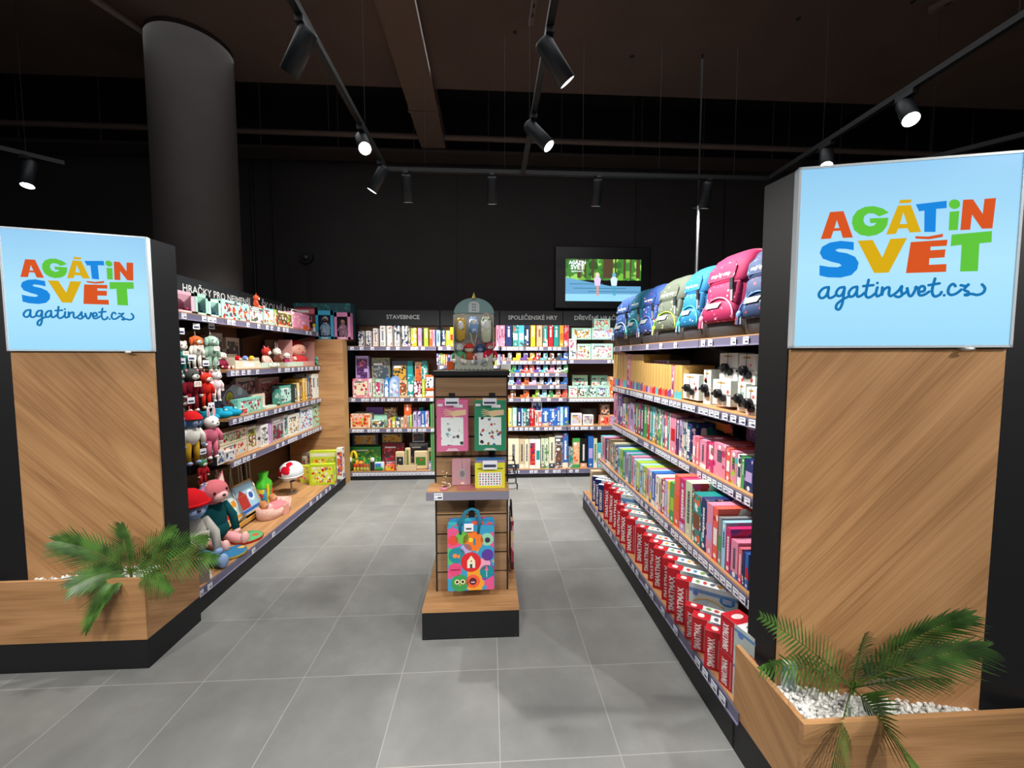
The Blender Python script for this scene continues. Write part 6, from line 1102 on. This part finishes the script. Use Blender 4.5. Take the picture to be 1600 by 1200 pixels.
m=MB(); m.box(-.13,-.03,0,.13,-.012,.30,PR('#a8324a',['#e8b0b8','#5a1a2a','#f0d0a8'],14,.45)); m.obj('bag_body',t); m=MB(); m.tube([(-.05,-.02,.30),(-.03,-.02,.38),(.03,-.02,.38),(.05,-.02,.30)],.006,C('#2a2a2e'),6); m.obj('handle',t)
# cardboard display on top
yd=2.40; a=oy(709,576,yd); b=oy(771,487,yd); w=b.x-a.x; z0=1.427; H=b.z-z0; t=thing('cardboard_display',((a.x+b.x)/2,yd,z0),0,'grey cardboard display with teal arched top and gold cone on island','display'); cb=C('#b9bcb2',.7)
m=MB(); m.box(-w/2,.10,0,w/2,.106,H,C('#aeb0a8',.7)); m.box(-w/2,0,0,-w/2+.004,.10,H*.95,cb); m.box(w/2-.004,0,0,w/2,.10,H*.95,cb)
q=[(-w/2,0),(w/2,0),(w/2,H*.36)]+[(w/2*math.cos(i*PI/10),H*.36-H*.19*math.sin(i*PI/10)) for i in range(1,10)]+[(-w/2,H*.36)]
m.holed([q],-.0,C('#b5b9ac',.7)); m.holed([q],.003,C('#b5b9ac',.7))
for i in range(9): m.disc((-w*.42+i*w*.105,-.001,.0),w*.045,C('#5f6a5a'),n=12,ry=.008)
m.disc((w*.26,-.001,H*.1),w*.09,C('#6a7560'),n=14,ry=.01); m.disc((w*.26,-.0016,H*.1),w*.07,C('#c9ccc0'),n=14,ry=.006); m.obj('tray_front',t)
m=MB(); W2=w*.52; q=[(-W2,H),(W2,H)]+[(W2*math.cos(i*PI/16),H+.092*math.sin(i*PI/16)) for i in range(1,16)]; m.prism(q,-.1,-.094,C('#7d9c9c',.7),RX(90)); m.obj('arched_header',t)
m=MB(); q=[(-w*.14,H+.005),(w*.14,H+.005),(w*.14,H+.05)]+[(w*.14*math.cos(i*PI/8),H+.05+.022*math.sin(i*PI/8)) for i in range(1,8)]+[(-w*.14,H+.05)]; m.holed([q],.092,C('#c3cccb'))
for i in range(3):
    for k in range(2): m.rect(-w*.05+k*w*.06,H+.015+i*.017,-w*.01+k*w*.06,H+.023+i*.017,C('#6a7a7c'),.0912)
m.obj('round_label',t)
m=MB(); m.cyl((0,.097,H+.088),(0,.097,H+.125),.013,C('#b5a040',.4,.4),.001,n=14); m.obj('gold_cone',t)
m=MB(); m.box(w*.5,.0,H*.72,w*.66,.003,H*.76,C('#c9ccc8'),T(w*.12,0,H*.1)@RY(38)); m.obj('side_flap',t)
for i,(cx,cz,ww,hh,c,acc,lb) in enumerate(((-.32,.70,.24,.40,'#c9a23a',['#efe4b8','#8a6a2a','#e8d8c8'],'yellow toy purse hanging at the left of the display'),(-.0,.78,.24,.28,'#7fa6dc',['#dce8f4','#f0e8e8'],'blue toy purse with a chain hanging in the middle of the display'),(.32,.70,.28,.44,'#c9cfb4',['#2f6a4a','#b52a4a','#f0e4e0','#c8b0a8'],'white and raspberry floral toy purse hanging at the right of the display'))):
    q=thing('toy_purse',((a.x+b.x)/2+cx*w,yd+.03,z0+(cz-hh/2)*H),0,lb,'purse','toy purses on the cardboard display'); WW,HH=ww*w,hh*H
    m=MB(); loft(m,[(0,0,0,WW*.3,.012),(HH*.12,0,0,WW*.46,.024),(HH*.5,0,0,WW*.5,.028),(HH*.85,0,0,WW*.46,.022),(HH,0,0,WW*.3,.01)],PR(c,acc,48,.38,.7),20); m.obj('purse_body',q)
    m=MB(); m.ell((0,-.026,HH*.66),(WW*.30,.008,HH*.2),PR('#e6e6e4',[c,'#d8dce8'],60,.3),14); m.obj('purse_flap',q)
    m=MB(); s=1 if i!=1 else -1; m.tube([(-WW*.35,0,HH*(.9 if s>0 else .1)),(-WW*.2,0,HH*(1.1 if s>0 else -.5)),(0,0,HH*(1.14 if s>0 else -.75)),(WW*.2,0,HH*(1.1 if s>0 else -.5)),(WW*.35,0,HH*(.9 if s>0 else .1))],.003,C('#b99a7a' if s>0 else '#c9bca0'),6); m.obj('strap',q)
for cx,cz,body,head,hat,ears,lb in ((-.38,.26,'#5aa87a','#c9d6d2',None,'cat','green and grey soft purse peeking from display tray, leftmost'),(-.12,.24,'#b5563a','#e8c4a4','#c43a34','round','red haired rag doll in the display tray'),(.16,.24,'#d8d0d0','#3a5480',None,'rabbit','dark blue rabbit soft toy in the display tray'),(.42,.28,'#d8304a','#e86a7a',None,'round','bright red and white soft toy at right of the display tray')):
    plush(((a.x+b.x)/2+cx*w,yd+.05,z0+(cz-.14)*H),0,lb,.155,body,head,'#e8e0d8' if cx!=.16 else '#8a9ab0',ears=ears,hat=hat,group='soft toys in the cardboard display')
gbox('game_box','small orange carton on the island top left of the display','box','small things on the island top',(a.x-.025,yd+.1,z0),0,.05,.04,.05,'orange',('red','gold'),seed=2,deco='none',printed=False)
m=MB(); m.cyl((0,0,.0045),(.0,-.12,.0045),.003,C('#d8c040'),n=8); o=m.obj('pencil',None,(b.x+.05,yd+.02,z0),.3); tag(o,'yellow pencil lying on the island top right of the display','pencil')
m=MB(); m.add([(0,0,0),(.06,-.05,0),(.06,-.03,.035),(0,.02,.035),(0,.04,0),(.06,-.01,0)],[(0,1,2,3),(5,4,3,2)],C('#d9dad6')); o=m.obj('price_card',None,(b.x+.045,yd+.1,z0),0); tag(o,'folded grey white card on the island top right of the display','card')
